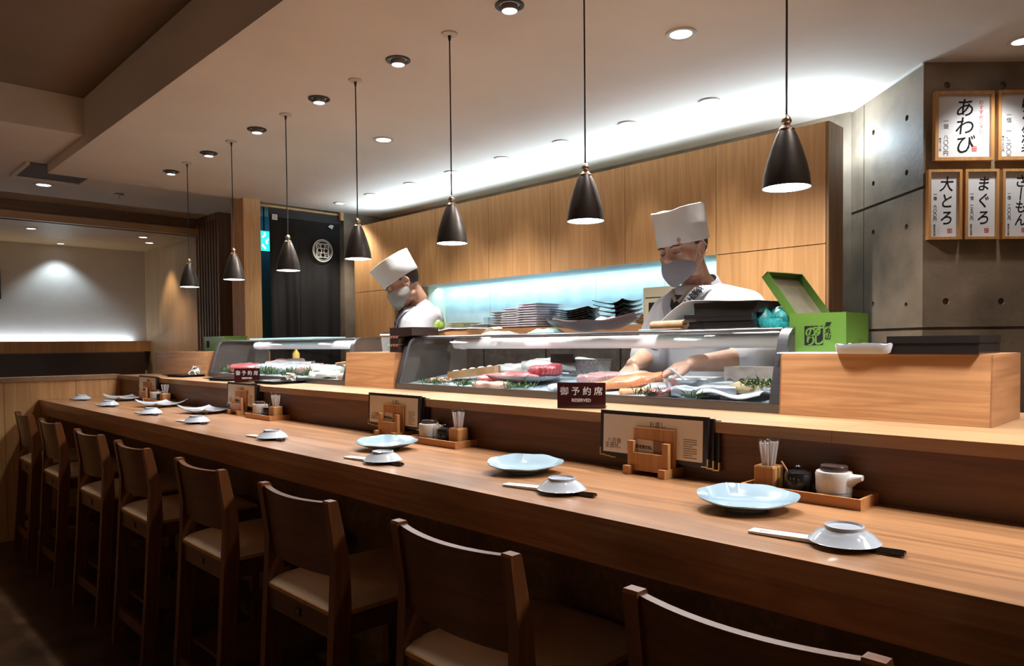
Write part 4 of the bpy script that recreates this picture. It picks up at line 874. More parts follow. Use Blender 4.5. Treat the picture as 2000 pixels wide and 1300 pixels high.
def wtray(name, x0, x1, y0, y1, z, h, label, mat=None):
    g = G(); n = 40; cx, cy, a, b = (x0+x1)/2, (y0+y1)/2, (x1-x0)/2, (y1-y0)/2
    def P(i, s): 
        t = 2*PI*i/n; c, q = math.cos(t), math.sin(t)
        return cx+a*s*math.copysign(abs(c)**.35, c), cy+b*s*math.copysign(abs(q)**.35, q)
    g.loft([[(*P(i, s), zz+(.0025*math.sin(i*1.3) if k > 1 and k < 5 else 0)) for i in range(n)] for k, (s, zz) in enumerate(((.90, z), (.95, z+.003), (1, z+h*.8), (1.01, z+h), (.98, z+h), (.94, z+h*.5), (.9, z+.004)))])
    return tag(g.obj(name, mat or m_china, None, smooth=True), label, 'tray')
wtray('white_tray', -.742, -.600, 1.835, 1.94, ZB+.0002, .024, 'long white tray with wavy rim in front of the green tin')
lb = thing('lacquer_box', 'long black lacquer box with lid at the right end of the oak block', 'box', (-.52, 1.94, ZB))
G().box(-.615, -.428, 1.845, 2.03, ZB+.0003, ZB+.026).obj('box_body', m_black, lb, bevel=.001); G().box(-.617, -.426, 1.843, 2.032, ZB+.0255, ZB+.042).obj('lid', m_black, lb, bevel=.002)
# on the large case
gbk = 'black lacquer boxes stacked on the large case'
for k, (x0, x1, y0, z0, h, l) in enumerate([(-1.258, -1.03, 1.99, ZT, .022, 'bottom black lacquer box of the stack right of the second chef'), (-1.262, -1.035, 1.985, ZT+.0225, .022, 'middle black lacquer box of the stack right of the second chef'), (-1.235, -1.02, 2.0, ZT+.045, .036, 'top black lacquer box of the stack, under the white paper')]):
    t = thing('lacquer_box', l, 'box', ((x0+x1)/2, y0+.08, z0), 0, gbk)
    G().box(x0, x1, y0, y0+.16, z0, z0+h-.0006).obj('box_body', m_black, t, bevel=.0015); G().box(x0-.001, x1+.001, y0-.001, y0+.161, z0+h*.62, z0+h-.0004).obj('lid', m_black, t, bevel=.001)
def pap(u, v):
    e = max(0, .34-u)/.34
    return Vector((-1.350+.335*u, 1.972+.2*v, ZT+.0845-.066*e**1.5+.004*math.sin(u*5)))
tag(G().sheet(pap, 24, 6, .001).obj('white_paper', m_paper, None, smooth=True), 'white paper sheet curling over the stack of black boxes', 'paper')
fc = thing('folded_cloth', 'folded brown paper cloth roll in front of the black boxes', 'cloth', (-1.33, 2.0, ZT))
g = G()
for k in range(4):
    o_ = .0045*k
    g.sheet(lambda u, v: Vector((-1.355+.12*v, 1.950+.02*math.cos(u*PI*1.9+.6)*(1-.15*k), ZT+.014+(.013-.0026*k)*math.sin(u*PI*1.9+.6)+.002*v)), 20, 3, .0012)
g.box(-1.355, -1.24, 1.93, 1.968, ZT+.0002, ZT+.004).obj('layers', pmat('kraft_cloth', (.27, .165, .09), .8, var=.2, vs=40), fc, smooth=True)
bk_ = thing('teal_basket', 'turquoise woven basket heaped with green wrapping, under the tin lid', 'basket', (-1.0, 2.07, ZT))
m_teal = pmat('turquoise_weave', (.03, .36, .38), .6, var=.5, vs=130)
G().lathe([(.050, ZT+.0003), (.056, ZT+.012), (.058, ZT+.026), (.054, ZT+.026), (.05, ZT+.01)], 30, T(-1.003, 2.065, 0)).obj('basket_body', m_teal, bk_, smooth=True)
g = G()
for x, y, r, h in ((-1.03, 2.05, .026, .034), (-.99, 2.07, .03, .03), (-.97, 2.045, .022, .024), (-1.0, 2.09, .03, .04)): g.ball((x, y, ZT+.026), (r, r, h), 14, 8)
g.jitter(.006, 40, 3).obj('green_wrapping', pmat('teal_wrap', (.015, .16, .15), .5, var=.6, vs=50), bk_, smooth=True)
def boat(u, v):
    x = (u-.5)*2; y = (v-.5)*2
    w = .085*(1-.75*abs(x)**2.2)
    return Vector((.205*x, w*y, .004+.030*y*y*(1-.4*x*x)+.034*abs(x)**2.6+.003*math.sin(x*9)))
bd = G().sheet(boat, 30, 12, .006); bd.bm.transform(T(-1.70, 2.06, ZT+.006, 0, 0, .02)); 
tag(bd.obj('boat_dish', pmat('dark_brown_glaze', (.035, .020, .020), .5, coat=.0), None, smooth=True), 'dark brown boat-shaped dish holding two eggs on the large case', 'dish')
for x, c, l in ((-1.655, (.72, .72, .70), 'white egg in the boat-shaped dish'), (-1.600, (.70, .42, .40), 'pink egg in the boat-shaped dish')):
    tag(G().ball((x, 2.06, ZT+.032), (.028, .022, .021), 20, 12).obj('egg', pmat('egg_shell', c, .5), None, smooth=True), l, 'egg', 'eggs in the boat-shaped dish')
def crum(x0, y0, w, d, h, mat, label, seed, name='cloth_scrap'):
    def f(u, v):
        q = noise.noise(Vector((u*3+seed, v*3, 0))); e = (1-abs(2*u-1)**3)*(1-abs(2*v-1)**3)
        return Vector((x0+w*u, y0+d*v, ZT+.002+h*(.5+.5*q)*e))
    return tag(G().sheet(f, 18, 10, .0015).obj(name, mat, None, smooth=True), label, 'cloth' if name != 'wood_shaving' else 'wood shaving')
m_cyan = pmat('pale_cyan_cloth', (.33, .62, .62), .8)
crum(-1.99, 2.02, .14, .07, .028, m_cyan, 'pale cyan cloth scrap left of the boat-shaped dish', 2)
crum(-2.26, 2.02, .15, .07, .018, pmat('pale_film', (.62, .62, .55), .5), 'crumpled pale film on the case, right of the wooden tray', 5)
ws = G().sheet(lambda u, v: Vector((-2.295+.07*u, 2.06+.05*v, ZT+.006+.024*math.sin(u*2.4)+.003*v)), 12, 4, .0015).obj('wood_shaving', pmat('curled_shaving', (.58, .46, .32), .6), None, smooth=True); tag(ws, 'curled pale wood shaving behind the crumpled film', 'shaving')
tag(G().box(-1.47, -1.28, 2.03, 2.17, ZT+.0003, ZT+.004).obj('cyan_mat', m_cyan, None), 'pale cyan mat on the large case in front of the second chef', 'mat')
# round wooden tray at the left end of the large case
rt_ = thing('wooden_tray', 'wooden tray with wavy white liner at the left end of the large case', 'tray', (-2.53, 2.08, ZT))
g = G().box(-2.70, -2.375, 2.04, 2.15, ZT+.0003, ZT+.022).obj('tray_body', m_block, rt_, bevel=.004)
G().sheet(lambda u, v: Vector((-2.77+.42*u, 2.03+.13*v, ZT+.026+.005*math.sin(u*11)+.010*max(0, u-.8)*5)), 40, 6, .003).obj('liner', m_paper, rt_, smooth=True)
yz = tag(G().ball((-2.625, 2.09, ZT+.050), (.026, .026, .024), 20, 12).obj('citrus', pmat('lime_skin', (.13, .21, .02), .4, var=.9, vs=26), None, smooth=True), 'green and yellow citrus fruit on the wooden tray', 'fruit')
# on the middle block
m_tub = pmat('milky_plastic', (.55, .60, .60), .25, coat=.3); m_tub.node_tree.nodes['Principled BSDF'].inputs['Alpha'].default_value = .28
tb = thing('plastic_tub', 'clear plastic tub of green garnish on the middle oak block', 'tub', (-2.75, 1.92, ZB))
G().loft([[(-2.753+s*x, 1.915+s*y, z) for x, y in ((-.036, -.036), (.036, -.036), (.036, .036), (-.036, .036))] for z, s in ((ZB+.0003, .86), (ZB+.076, 1), (ZB+.076, .96), (ZB+.003, .83))]).obj('tub_wall', m_tub, tb, bevel=.003)
G().box(-2.792, -2.714, 1.876, 1.954, ZB+.076, ZB+.083).obj('lid', m_white, tb, bevel=.002)
G().ball((-2.753, 1.915, ZB+.026), (.026, .026, .024), 14, 8).jitter(.01, 50, 2).obj('garnish', pmat('blue_green_garnish', (.10, .20, .17), .6, var=.5, vs=50), tb)
gst = 'brown lacquer boxes stacked between the glass cases'
for k, l in enumerate(['bottom scalloped brown box of the stack beside the plastic tub', 'middle scalloped brown box of the stack beside the plastic tub', 'top plain brown box of the stack beside the plastic tub']):
    z = ZB+.0003+.0366*k; x0, x1 = -2.712, -2.646 + (.10 if k == 2 else 0)
    t = thing('lacquer_box', l, 'box', ((x0+x1)/2, 1.94, z), 0, gst)
    G().box(x0, x1-.0, 1.875, 2.02, z, z+.036).obj('box_body', m_box, t, bevel=.001)
    if k < 2:
        g = G()
        for q in range(3): xx = x0+.001+.0215*q; g.prism([(xx, .0), (xx+.021, .0), (xx+.015, -.009), (xx+.006, -.009)], 0, .0008, Matrix(((1, 0, 0, 0), (0, 0, -1, 1.8745), (0, 1, 0, z+.034), (0, 0, 0, 1))))
        g.box(x0-.001, x1+.001, 1.873, 2.021, z+.0335, z+.0363).obj('scalloped_edge', pmat('copper_edge', (.30, .14, .08), .35, .3), t)
# on the far block and case
tin(-5.43, -5.06, 2.11, 2.27, ZB+.0003, ZB+.098, 'closed green tin at the far end, left of the far glass case', False)
tag(G().box(-5.435, -5.055, 2.105, 2.274, ZB+.0985, ZB+.106).obj('tin_lid', m_green, None, bevel=.002), 'green lid lying on the closed far tin', 'lid')
tag(G().lathe([(.02, ZB), (.036, ZB+.009), (.034, ZB+.009), (.018, ZB+.003)], 24, T(-5.42, 2.07, 0)).obj('saucer', m_china, None, smooth=True), 'small white saucer left of the far green tin', 'saucer')
tag(G().box(-4.42, -3.62, 2.0, 2.2, ZT+.0003, ZT+.008).obj('cyan_sheet', m_cyan, None, bevel=.002), 'pale cyan cutting sheet lying on the far glass case', 'sheet')

# ------------------------------------------------------------------ plates and boxes on the back counter
ZK = 1.3453
def stack(n, x, y, fn, dz, label, grp, cat='plate', rots=0.02):
    base = None
    for k in range(n):
        pos = 'top' if k == n-1 else 'bottom' if k == 0 else ['second', 'third', 'fourth', 'fifth', 'sixth', 'seventh', 'eighth', 'ninth', 'tenth'][k-1]+' from the bottom'
        if base is None: base = fn(); o = base
        else: o = dup(base, (0, 0, 0))
        o.location = (x+random.uniform(-.003, .003), y+random.uniform(-.003, .003), ZK+.0004+dz*k); o.rotation_euler = (0, 0, random.uniform(-rots, rots))
        tag(o, label % pos, cat, grp)
def rect_plate(w, d, h, mat, name='plate'):
    def f():
        g = G().loft([[(x*w*s, y*d*s, z) for x, y in ((-1, -1), (1, -1), (1, 1), (-1, 1))] for z, s in ((0, .72), (h*.35, .74), (h*.8, 1), (h, 1), (h*.7, .92), (h*.45, .7))])
        return g.obj(name, mat, None, bevel=.0012)
    return f
def wavy_plate(w, d, mat):
    def f():
        return G().sheet(lambda u, v: Vector(((u-.5)*2*w, (v-.5)*2*d*(1-.5*abs(2*u-1)**3), .006+.014*abs(2*u-1)**2+.006*math.sin(u*7)+.010*abs(2*v-1)**2)), 20, 8, .004).obj('plate', mat, None, smooth=True)
    return f
m_cream = pmat('cream_glaze', (.62, .66, .48), .3, coat=.2); m_wpl = pmat('white_plate', (.80, .78, .84), .2, coat=.4); m_gpl = pmat('grey_plate', (.36, .37, .38), .35)
m_bpl = pmat('black_glaze', (.012, .011, .012), .2, coat=.4); m_brpl = pmat('brown_glaze', (.20, .13, .06), .35)
stack(5, -3.905, 3.33, rect_plate(.095, .09, .012, m_cream), .0105, 'cream plate, %s of the small far stack by the first chef', 'cream plates on the back counter')
stack(3, -3.66, 3.33, rect_plate(.09, .08, .013, m_gpl), .0115, 'grey plate, %s of the low stack right of the cream plates', 'grey plates on the back counter')
for k in range(4):
    x, y = -3.66+.045*(k % 2), 3.32+.05*(k//2)
    tag(G().lathe([(.018, ZK+.040), (.021, ZK+.085), (.0195, ZK+.085), (.0165, ZK+.043)], 18, T(x, y, 0)).obj('tumbler', m_clear, None, smooth=True), 'small clear tumbler on the grey plates', 'glass', 'tumblers on the grey plates')
stack(7, -3.455, 3.34, rect_plate(.10, .09, .015, m_gpl), .0165, 'grey blue plate, %s of the stack left of the tall white plates', 'grey blue plates on the back counter')
stack(9, -3.29, 3.29, rect_plate(.075, .11, .014, m_wpl), .0140, 'white plate, %s of the left tall white stack', 'white plates in the left tall stack')
stack(10, -3.135, 3.30, rect_plate(.085, .13, .015, m_wpl), .0150, 'white plate, %s of the right tall white stack', 'white plates in the right tall stack')
stack(8, -2.86, 3.30, wavy_plate(.155, .11, m_bpl), .0120, 'black wavy plate, %s of the black stack', 'black wavy plates on the back counter', rots=.04)
def stem():
    t = thing('footed_bowl', 'x', 'bowl')
    G().sheet(lambda u, v: Vector(((u-.5)*.22, (v-.5)*.17, .018+.022*abs(2*u-1)**2.2+.010*abs(2*v-1)**2+.005*math.sin(u*6))), 16, 8, .004).obj('bowl_part', m_bpl, t, smooth=True)
    G().lathe([(.016, 0), (.014, .016)], 16).obj('foot', m_bpl, t); return t
stack(5, -2.535, 3.30, stem, .0245, 'black footed bowl, %s of the stack left of the beige box', 'black footed bowls on the back counter', 'bowl', .1)
stack(6, -2.385, 3.36, wavy_plate(.075, .09, m_brpl), .0085, 'brown plate, %s of the thin stack beside the beige box', 'brown plates on the back counter')
ov = thing('beige_appliance', 'beige counter appliance with a dark window behind the second chef', 'appliance', (-2.2, 3.4, ZK))
G().box(-2.335, -2.05, 3.27, 3.56, ZK+.0003, ZK+.200).obj('case', pmat('beige_enamel', (.36, .33, .24), .45), ov, bevel=.004)
G().box(-2.320, -2.07, 3.265, 3.271, ZK+.008, ZK+.140).obj('door', pmat('beige_enamel_door', (.40, .37, .27), .45), ov, bevel=.002); G().box(-2.295, -2.10, 3.262, 3.266, ZK+.022, ZK+.118).obj('window', m_black, ov)
G().box(-2.32, -2.07, 3.266, 3.272, ZK+.142, ZK+.146).obj('gap', m_black, ov)

# ------------------------------------------------------------------ framed handwritten menus on the concrete column
m_frame = wood('frame_wood', (.42, .21, .075), (.58, .32, .13), 'z', .35, 1.5)
def framed(t0, t1, z0, z1, label, draw):
    cx, cz = (t0+t1)/2, (z0+z1)/2; w, h = (t1-t0)/2, (z1-z0)/2
    M = RM(cx, cz); o_ = thing('framed_menu', label, 'framed menu', M @ Vector((0, -h, 0)), 0, 'framed handwritten menus')
    b = .014 if w > .1 else .011
    g = G()
    for p in ([(-w, -h), (w, -h), (w-b, -h+b), (-w+b, -h+b)], [(-w, h), (-w+b, h-b), (w-b, h-b), (w, h)], [(-w, -h), (-w+b, -h+b), (-w+b, h-b), (-w, h)], [(w, -h), (w, h), (w-b, h-b), (w-b, -h+b)]): g.prism(p, .001, .024, M)
    g.obj('frame', m_frame, o_, bevel=.002)
    G().box(-w+b*.6, w-b*.6, -h+b*.6, h-b*.6, .004, .012, M).obj('paper', pmat('menu_paper', (.66, .69, .74), .5), o_)
    draw(M @ T(0, 0, .0123), o_, w-b, h-b)
def seal(M, par, x, y, s):
    g = G()
    for k in range(3): g.box(x-s, x+s, y-s+k*s*.86, y-s+k*s*.86+s*.28, 0, .0003, M); g.box(x-s+k*s*.86, x-s+k*s*.86+s*.28, y-s, y+s, 0, .0003, M)
    g.obj('seal', m_red, par)
def big(main, price, small, red=None):
    def d(M, par, w, h):
        text('\n'.join(main), .082 if len(main) < 4 else .052, m_ink, M @ T(.004, -.004, 0), par, 'lettering', bold=.0006, shear=.12, line=.92)
        text('\n'.join(price), .022, m_ink, M @ T(-w*.66, -.045, 0), par, 'lettering', line=1.0)
        text('\n'.join(small), .010, m_ink, M @ T(-w*.88, -.075, 0), par, 'lettering', line=.95)
        if red: text('\n'.join(red), .0215, m_red, M @ T(w*.68, .035, 0), par, 'lettering', line=.95)
        seal(M, par, w*.42, -h*.72, .010)
    return d
def slim(main, price, small):
    def d(M, par, w, h):
        text('\n'.join(main), .066 if len(main) < 4 else .056, m_ink, M @ T(w*.16, .012, 0), par, 'lettering', bold=.0006, shear=.12, line=1.05 if len(main) < 4 else .95, sx=.9)
        text('\n'.join(price), .017, m_ink, M @ T(-w*.62, -.008, 0), par, 'lettering', line=1.0, sx=.9)
        text('\n'.join(small), .009, m_ink, M @ T(-w*.66, -.105, 0), par, 'lettering', line=.9)
        seal(M, par, w*.42, -h*.80, .009)
    return d
framed(.036, .281, 1.989, 2.274, 'large framed menu with three big characters and a red side line', big('あわび', '一個　八〇〇円', '税込八八〇円', 'おすすめにぎり'))
framed(.297, .542, 1.989, 2.276, 'large framed menu cut off by the right edge', big('ぼたん海老', '一個　一、二〇〇円', '税込一三二〇円', 'おすすめにぎり'))
framed(.010, .150, 1.664, 1.953, 'slim framed menu farthest left of the lower row', slim('大とろ', '一個　六〇〇円', '税込六六〇円'))
framed(.163, .303, 1.664, 1.953, 'slim framed menu in the middle of the lower row', slim('まぐろ', '一個　二五〇円', '税込二七五円'))
framed(.318, .458, 1.664, 1.953, 'slim framed menu at the right edge in the lower row', slim('さ丨もん', '一個　二〇〇円', '税込二二〇円'))
# ------------------------------------------------------------------ the two chefs
from mathutils.bvhtree import BVHTree
m_skin = pmat('skin', (0.50, 0.285, 0.205), 0.45, var=0.10, vs=30, bump=0.06, bs=350, sss=0.12)
m_skin2 = pmat('skin_b', (0.52, 0.29, 0.20), 0.45, var=0.08, vs=30, bump=0.05, bs=350, sss=0.12)
m_hair = pmat('short_dark_hair', (0.115, 0.072, 0.050), 0.6, var=0.5, vs=180)
m_brow = pmat('brow_hair', (0.035, 0.022, 0.017), 0.7)
m_coat = pmat('chef_white', (0.54, 0.55, 0.60), 0.75, var=0.03, vs=6, bump=0.08, bs=90)
m_hat = pmat('hat_white', (0.80, 0.83, 0.86), 0.75, bump=0.15, bs=40)
m_mask = pmat('grey_mask', (0.56, 0.54, 0.61), 0.7, bump=0.05, bs=200); m_mask2 = pmat('white_mask', (0.70, 0.70, 0.68), 0.7, bump=0.05, bs=200)
m_tee = pmat('black_tee', (0.02, 0.02, 0.024), 0.8); m_trous = pmat('dark_trousers', (0.02, 0.02, 0.022), 0.8)
m_inner = pmat('inner_collar', (0.46, 0.37, 0.30), 0.8)

def limb(g, pts, rad, n=14):
    g.tube(pts, rad, n)
    for p, r in zip(pts, rad): g.ball(p, r*0.995, 14, 8)
def remesh(g, name, mat, parent, voxel, it=3, fac=0.5, keep=None):
    """grow one continuous skin over the overlapping shapes"""
    bmesh.ops.recalc_face_normals(g.bm, faces=g.bm.faces)
    me = bpy.data.meshes.new('t'); g.bm.to_mesh(me); g.bm.free()
    o = bpy.data.objects.new('t', me); COL.objects.link(o)
    q = o.modifiers.new('r', 'REMESH'); q.mode = 'VOXEL'; q.voxel_size = voxel
    s_ = o.modifiers.new('s', 'SMOOTH'); s_.factor = fac; s_.iterations = it
    bpy.context.view_layer.update()
    m2 = bpy.data.meshes.new_from_object(o.evaluated_get(bpy.context.evaluated_depsgraph_get())); bpy.data.objects.remove(o)
    bm = bmesh.new(); bm.from_mesh(m2)
    if keep: bmesh.ops.delete(bm, geom=[f for f in bm.faces if not keep(f.calc_center_median())], context='FACES')
    for f in bm.faces: f.smooth = True
    bm.to_mesh(m2); bm.free(); m2.materials.clear(); m2.materials.append(mat); m2.name = name
    r = bpy.data.objects.new(name, m2); COL.objects.link(r)
    if parent: r.parent = parent
    return r
def hand(g, wrist, d, back, curl, thumb_side, spread=0.0):
    """palm, four bent fingers of different lengths and a thumb from the side of the palm"""
    d = Vector(d).normalized(); back = Vector(back); back = (back-d*back.dot(d)).normalized(); s_ = d.cross(back)*thumb_side
    w = Vector(wrist)
    B = Matrix((s_, d, back)).transposed()
    for k, (u, v) in enumerate(((-.026, .055), (-.009, .058), (.009, .060), (.026, .056))): limb(g, [w+d*.008+s_*u*.55, w+d*v+s_*u], [.015, .0125])
    for k in range(4):
        u = (-.028, -.0095, .0095, .028)[k]; L_ = (.030, .038, .042, .037)[k]; c = curl*(1.0+.08*(3-k)); r = (.0086, .0094, .0096, .0094)[k]
        p = w+d*(.062 if k else .056)+s_*u; pts = [p]; a = c*.6
        for j in range(3):
            dd = (d+s_*spread*(u/.028)).normalized()
            p = p+(dd*math.cos(a)-back*math.sin(a))*L_*(1, .68, .52)[j]; pts.append(p); a += c*(.9, .7, 0)[j]
        limb(g, pts, [r*1.08, r, r*.93, r*.80])
    p0 = w+d*.018+s_*.026-back*.004; p1 = p0+d*.030+s_*.022-back*.010; p2 = p1+d*.026+s_*.002-back*.014; p3 = p2+d*.020-s_*.006-back*.008
    limb(g, [w+d*.012+s_*.012, p0, p1, p2, p3], [.014, .0145, .0115, .010, .0082])

def head_shapes(g, H, k=1.0):
    def b(c, r, rot=None): 
        g.ball(c, r, 22, 14, H @ Matrix.Scale(k, 4), rot)
    b((0, .018, .032), (.078, .098, .090)); b((0, -.016, -.032), (.069, .076, .080)); b((0, -.050, -.092), (.036, .034, .026))
    for s_ in (-1, 1):
        b((s_*.041, -.052, -.024), (.027, .024, .024)); b((s_*.046, -.010, -.078), (.020, .040, .028))
        b((s_*.031, -.075, .000), (.019, .0105, .011)); b((s_*.030, -.077, .021), (.026, .011, .0085), Euler((0, s_*.12, 0)))
        b((s_*.0115, -.099, -.029), (.0085, .010, .0075))
        b((s_*.077, .012, -.004), (.0065, .019, .030), Euler((.12, s_*.25, 0))); b((s_*.078, .004, -.027), (.006, .009, .010))
    b((0, -.072, .040), (.055, .022, .032)); b((0, -.083, .018), (.011, .012, .014))
    rg = [H @ Matrix.Scale(k, 4) @ Vector(p) for p in ((0, -.084, .014), (0, -.094, -.005), (0, -.105, -.022), (0, -.104, -.028))]
    limb(g, rg, [.0085*k, .0095*k, .0125*k, .0115*k])
    b((0, -.083, -.056), (.024, .012, .006)); b((0, -.081, -.067), (.021, .012, .0065))

def chef(root, hp, hyaw, hroll, hc, neck, sh, el, wr, hands, skin, maskm, lean, hatflare, hatmat, mlow=False, dial=1.0):
    """everything here is in the chef's own frame: facing -y, feet at the origin"""
    X = wmat(root)
    H = Matrix.Translation(hc) @ Euler((hp, hroll, hyaw), 'XYZ').to_matrix().to_4x4(); k = dial
    g = G()
    head_shapes(g, H, k)
    nb = Vector(neck)
    limb(g, [H @ Vector((0, .030, -.050)), (H @ Vector((0, .040, -.10)))*.5+nb*.5, nb], [.056, .055, .062], 18)
    P = lambda y, z: (lean*(z-1.0), y+.0, z)
    rings = []
    for z, rx, ry, yy in ((.86, .15, .10, .02), (1.0, .145, .095, .01), (1.15, .15, .10, 0), (1.30, .165, .105, 0), (1.40, .15, .085, .0), (1.455, .08, .06, .0)):
        t = (z-.86)/.6; cx = nb.x*t; cy = yy+nb.y*t
        rings.append([(cx+rx*math.cos(2*PI*i/24), cy+ry*math.sin(2*PI*i/24), z) for i in range(24)])
    g.loft(rings)
    for i in (0, 1): limb(g, [sh[i], el[i], wr[i]], [.050, .040, .027], 16); limb(g, [(Vector(el[i])*.6+Vector(wr[i])*.4), Vector(wr[i])*.97+Vector(el[i])*.03], [.041, .028], 16)
    for s_ in (-1, 1): limb(g, [(s_*.09, .02, .88), (s_*.10, .0, .50), (s_*.10, .02, .09)], [.075, .055, .038], 16); limb(g, [(s_*.10, .03, .04), (s_*.105, -.12, .03)], [.035, .03])
    for hh in hands: hand(g, *hh)
    body = remesh(g, 'body', skin, root, .0036, 6)
    # jacket
    g = G(); rings = []
    prof_ = ((.62, .215, .150, .01), (.80, .205, .148, .01), (.95, .195, .142, 0), (1.10, .190, .140, 0), (1.25, .205, .138, 0), (1.34, .212, .138, 0), (1.395, .185, .137, 0), (1.440, .128, .126, 0.0), (1.470, .088, .104, .002))
    for z, rx, ry, yy in prof_:
        t = max(0, (z-.86)/.6); cx = nb.x*t; cy = yy+nb.y*t
        rings.append([(cx+rx*math.cos(2*PI*i/36), cy+ry*math.sin(2*PI*i/36), z) for i in range(36)])
    g.loft(rings)
    for i in (0, 1):
        a, b_, c_ = Vector(sh[i]), Vector(el[i]), Vector(wr[i])
        e = b_*.82+c_*.18
        limb(g, [a+Vector((0, 0, -.010)), a*.5+b_*.5, b_], [.072, .078, .076], 20); limb(g, [nb*.96+a*.04+Vector((0, .01, -.035)), nb*.5+a*.5+Vector((0, .008, -.022)), a+Vector((0, 0, -.008))], [.062, .066, .070], 20); limb(g, [b_, e], [.078, .080], 20)
        g.ball(b_+Vector((0, .0, -.03)), (.06, .06, .06), 16, 10)
    g.jitter(.004, 14, 2)
    jk = remesh(g, 'jacket', m_coat, root, .0075, 5)
    tr = G()
    tr.loft([[(.185*math.cos(2*PI*i/24), .02+.13*math.sin(2*PI*i/24), z) for i in range(24)] for z in (.60, .95)])
    for s_ in (-1, 1): limb(tr, [(s_*.095, .02, .85), (s_*.10, .0, .50), (s_*.10, .02, .08)], [.098, .078, .062], 16)
    remesh(tr, 'trousers', m_trous, root, .012, 3)
    bv = BVHTree.FromPolygons([v.co.copy() for v in jk.data.vertices], [tuple(p.vertices) for p in jk.data.polygons])
    def on(x, z, off=.004):
        h = bv.ray_cast(Vector((x, -1.5, z)), Vector((0, 1, 0)))
        return (h[0]-Vector((0, off, 0)), h[1]) if h[0] is not None else (Vector((x, nb.y-.07, z)), Vector((0, -1, 0)))
    def ribbon(name, path, wd, mat, off):
        n = 26; pts = []
        for i in range(n+1):
            t = i/n*(len(path)-1); j = min(int(t), len(path)-2); f = t-j
            pts.append(Vector(path[j])*(1-f)+Vector(path[j+1])*f)
        g = G(); rows = []
        for i, p in enumerate(pts):
            d = (pts[min(i+1, n)]-pts[max(i-1, 0)]).normalized(); s_ = Vector((-d.z, 0, d.x))*wd
            row = []
            for q in range(7):
                pp = p+s_*(q/6-.5); y, nn = on(pp.x, pp.z, off)
                yy = min(y.y, p.y) if p.y != 0 else y.y
                row.append(Vector((pp.x, yy-.004*(1-abs(q/3-1)**4), pp.z)))
            rows.append(row)
        vs = [[g.bm.verts.new(p) for p in r] for r in rows]
        for a, b_ in zip(vs, vs[1:]):
            for q in range(6): g.bm.faces.new((a[q], a[q+1], b_[q+1], b_[q]))
        bmesh.ops.solidify(g.bm, geom=g.bm.faces[:], thickness=.003)
        g.bm.transform(X); g.obj(name, mat, root, smooth=True); return pts
    nx, nz = nb.x, 1.475
    ribbon('undershirt', [(nx-.012, 0, 1.432), (nx-.020, 0, 1.32)], .075, m_tee, .003)
    ribbon('inner_collar', [(nx+.048, 0, 1.462), (nx-.010, 0, 1.405)], .016, m_inner, .007); ribbon('inner_collar', [(nx-.060, 0, 1.455), (nx-.022, 0, 1.405)], .016, m_inner, .007)
    ribbon('lapel', [(nx-.085, 0, 1.462), (nx-.082, 0, 1.41), (nx-.050, 0, 1.33), (nx-.02, 0, 1.24)], .046, m_coat, .006)
    pts = ribbon('lapel', [(nx+.074, 0, 1.462), (nx+.062, 0, 1.438), (nx+.040, 0, 1.405), (nx+.000, 0, 1.355), (nx-.042, 0, 1.302), (nx-.085, 0, 1.235)], .052, m_coat, .009)
    # standing collar round the neck
    slope = (hc[1]-nb.y)/(hc[2]-nb.z)*.9
    g = G(); n = 28
    g.loft([[(nb.x+(rr+.012*(zz > 1.50))*math.cos(a)*1.06, nb.y+.012+rr*math.sin(a)+max(0, zz+.03*math.sin(a)-1.455)*slope, zz+.030*math.sin(a)) for a in [R(-28)+R(236)*i/n for i in range(n+1)]] for rr, zz in ((.090, 1.425), (.082, 1.460), (.071, 1.492), (.066, 1.490), (.076, 1.46), (.082, 1.425))], False, False)
    g.bm.transform(X); g.obj('collar', m_coat, root, smooth=True)
    for j, ch in enumerate('築地玉壽司'):
        t = .17+.125*j; i = int(t*26); p = pts[i]; d = (pts[i+1]-pts[i-1]).normalized(); y, nn = on(p.x, p.z, .0175)
        q, _ = on(p.x+d.x*.02, p.z+d.z*.02, .0175); dn = (Vector((p.x, y.y, p.z))-q).normalized()
        rx = Vector((0, -1, 0)).cross(dn).normalized()*-1
        rx = dn.cross(Vector((0, -1, 0))).normalized(); nn2 = rx.cross(dn).normalized()
        M = Matrix(((rx.x, dn.x, nn2.x, p.x), (rx.y, dn.y, nn2.y, y.y), (rx.z, dn.z, nn2.z, p.z), (0, 0, 0, 1)))
        text(ch, .036, m_ink, X @ M, root, 'lettering', bold=.0006)
    # hat
    HK = X @ H @ Matrix.Scale(k, 4)
    g = G(); n = 48; rings = []
    for rr, zz, tl in ((1.0, .024, .030), (1.02, .027, .030), (1+hatflare*.5, .095, .015), (1+hatflare, .152, .0), (.98+hatflare, .153, .0), (.94+hatflare*.5, .130, .01)):
        rings.append([(.087*rr*math.cos(2*PI*i/n), .013+.113*rr*math.sin(2*PI*i/n), zz+tl*(.35+.65*math.sin(2*PI*i/n)*-1)*(-.0)+.010*math.sin(2*PI*i/n)*0+(.010*math.cos(2*PI*i/n)**2-.005)*(zz > .12)*mlow) for i in range(n)])
    g.loft(rings); g.jitter(.0045 if mlow else .0015, 26, 4); g.bm.transform(HK); g.obj('hat', hatmat, root, smooth=True)
    # hair
    g = G().ball((0, .018, .032), (.0790, .0992, .0915), 64, 44)
    for s_ in (-1, 1): pass
    keep = []
    for f in list(g.bm.faces):
        c_ = f.calc_center_median()
        if c_.y < -.022 or c_.z > .06 or c_.z < -.062 or (c_.y < .05 and c_.z < -.062+1.9*(.05-c_.y) and c_.z < .012): g.bm.faces.remove(f)
    for v in [v for v in g.bm.verts if not v.link_faces]: g.bm.verts.remove(v)
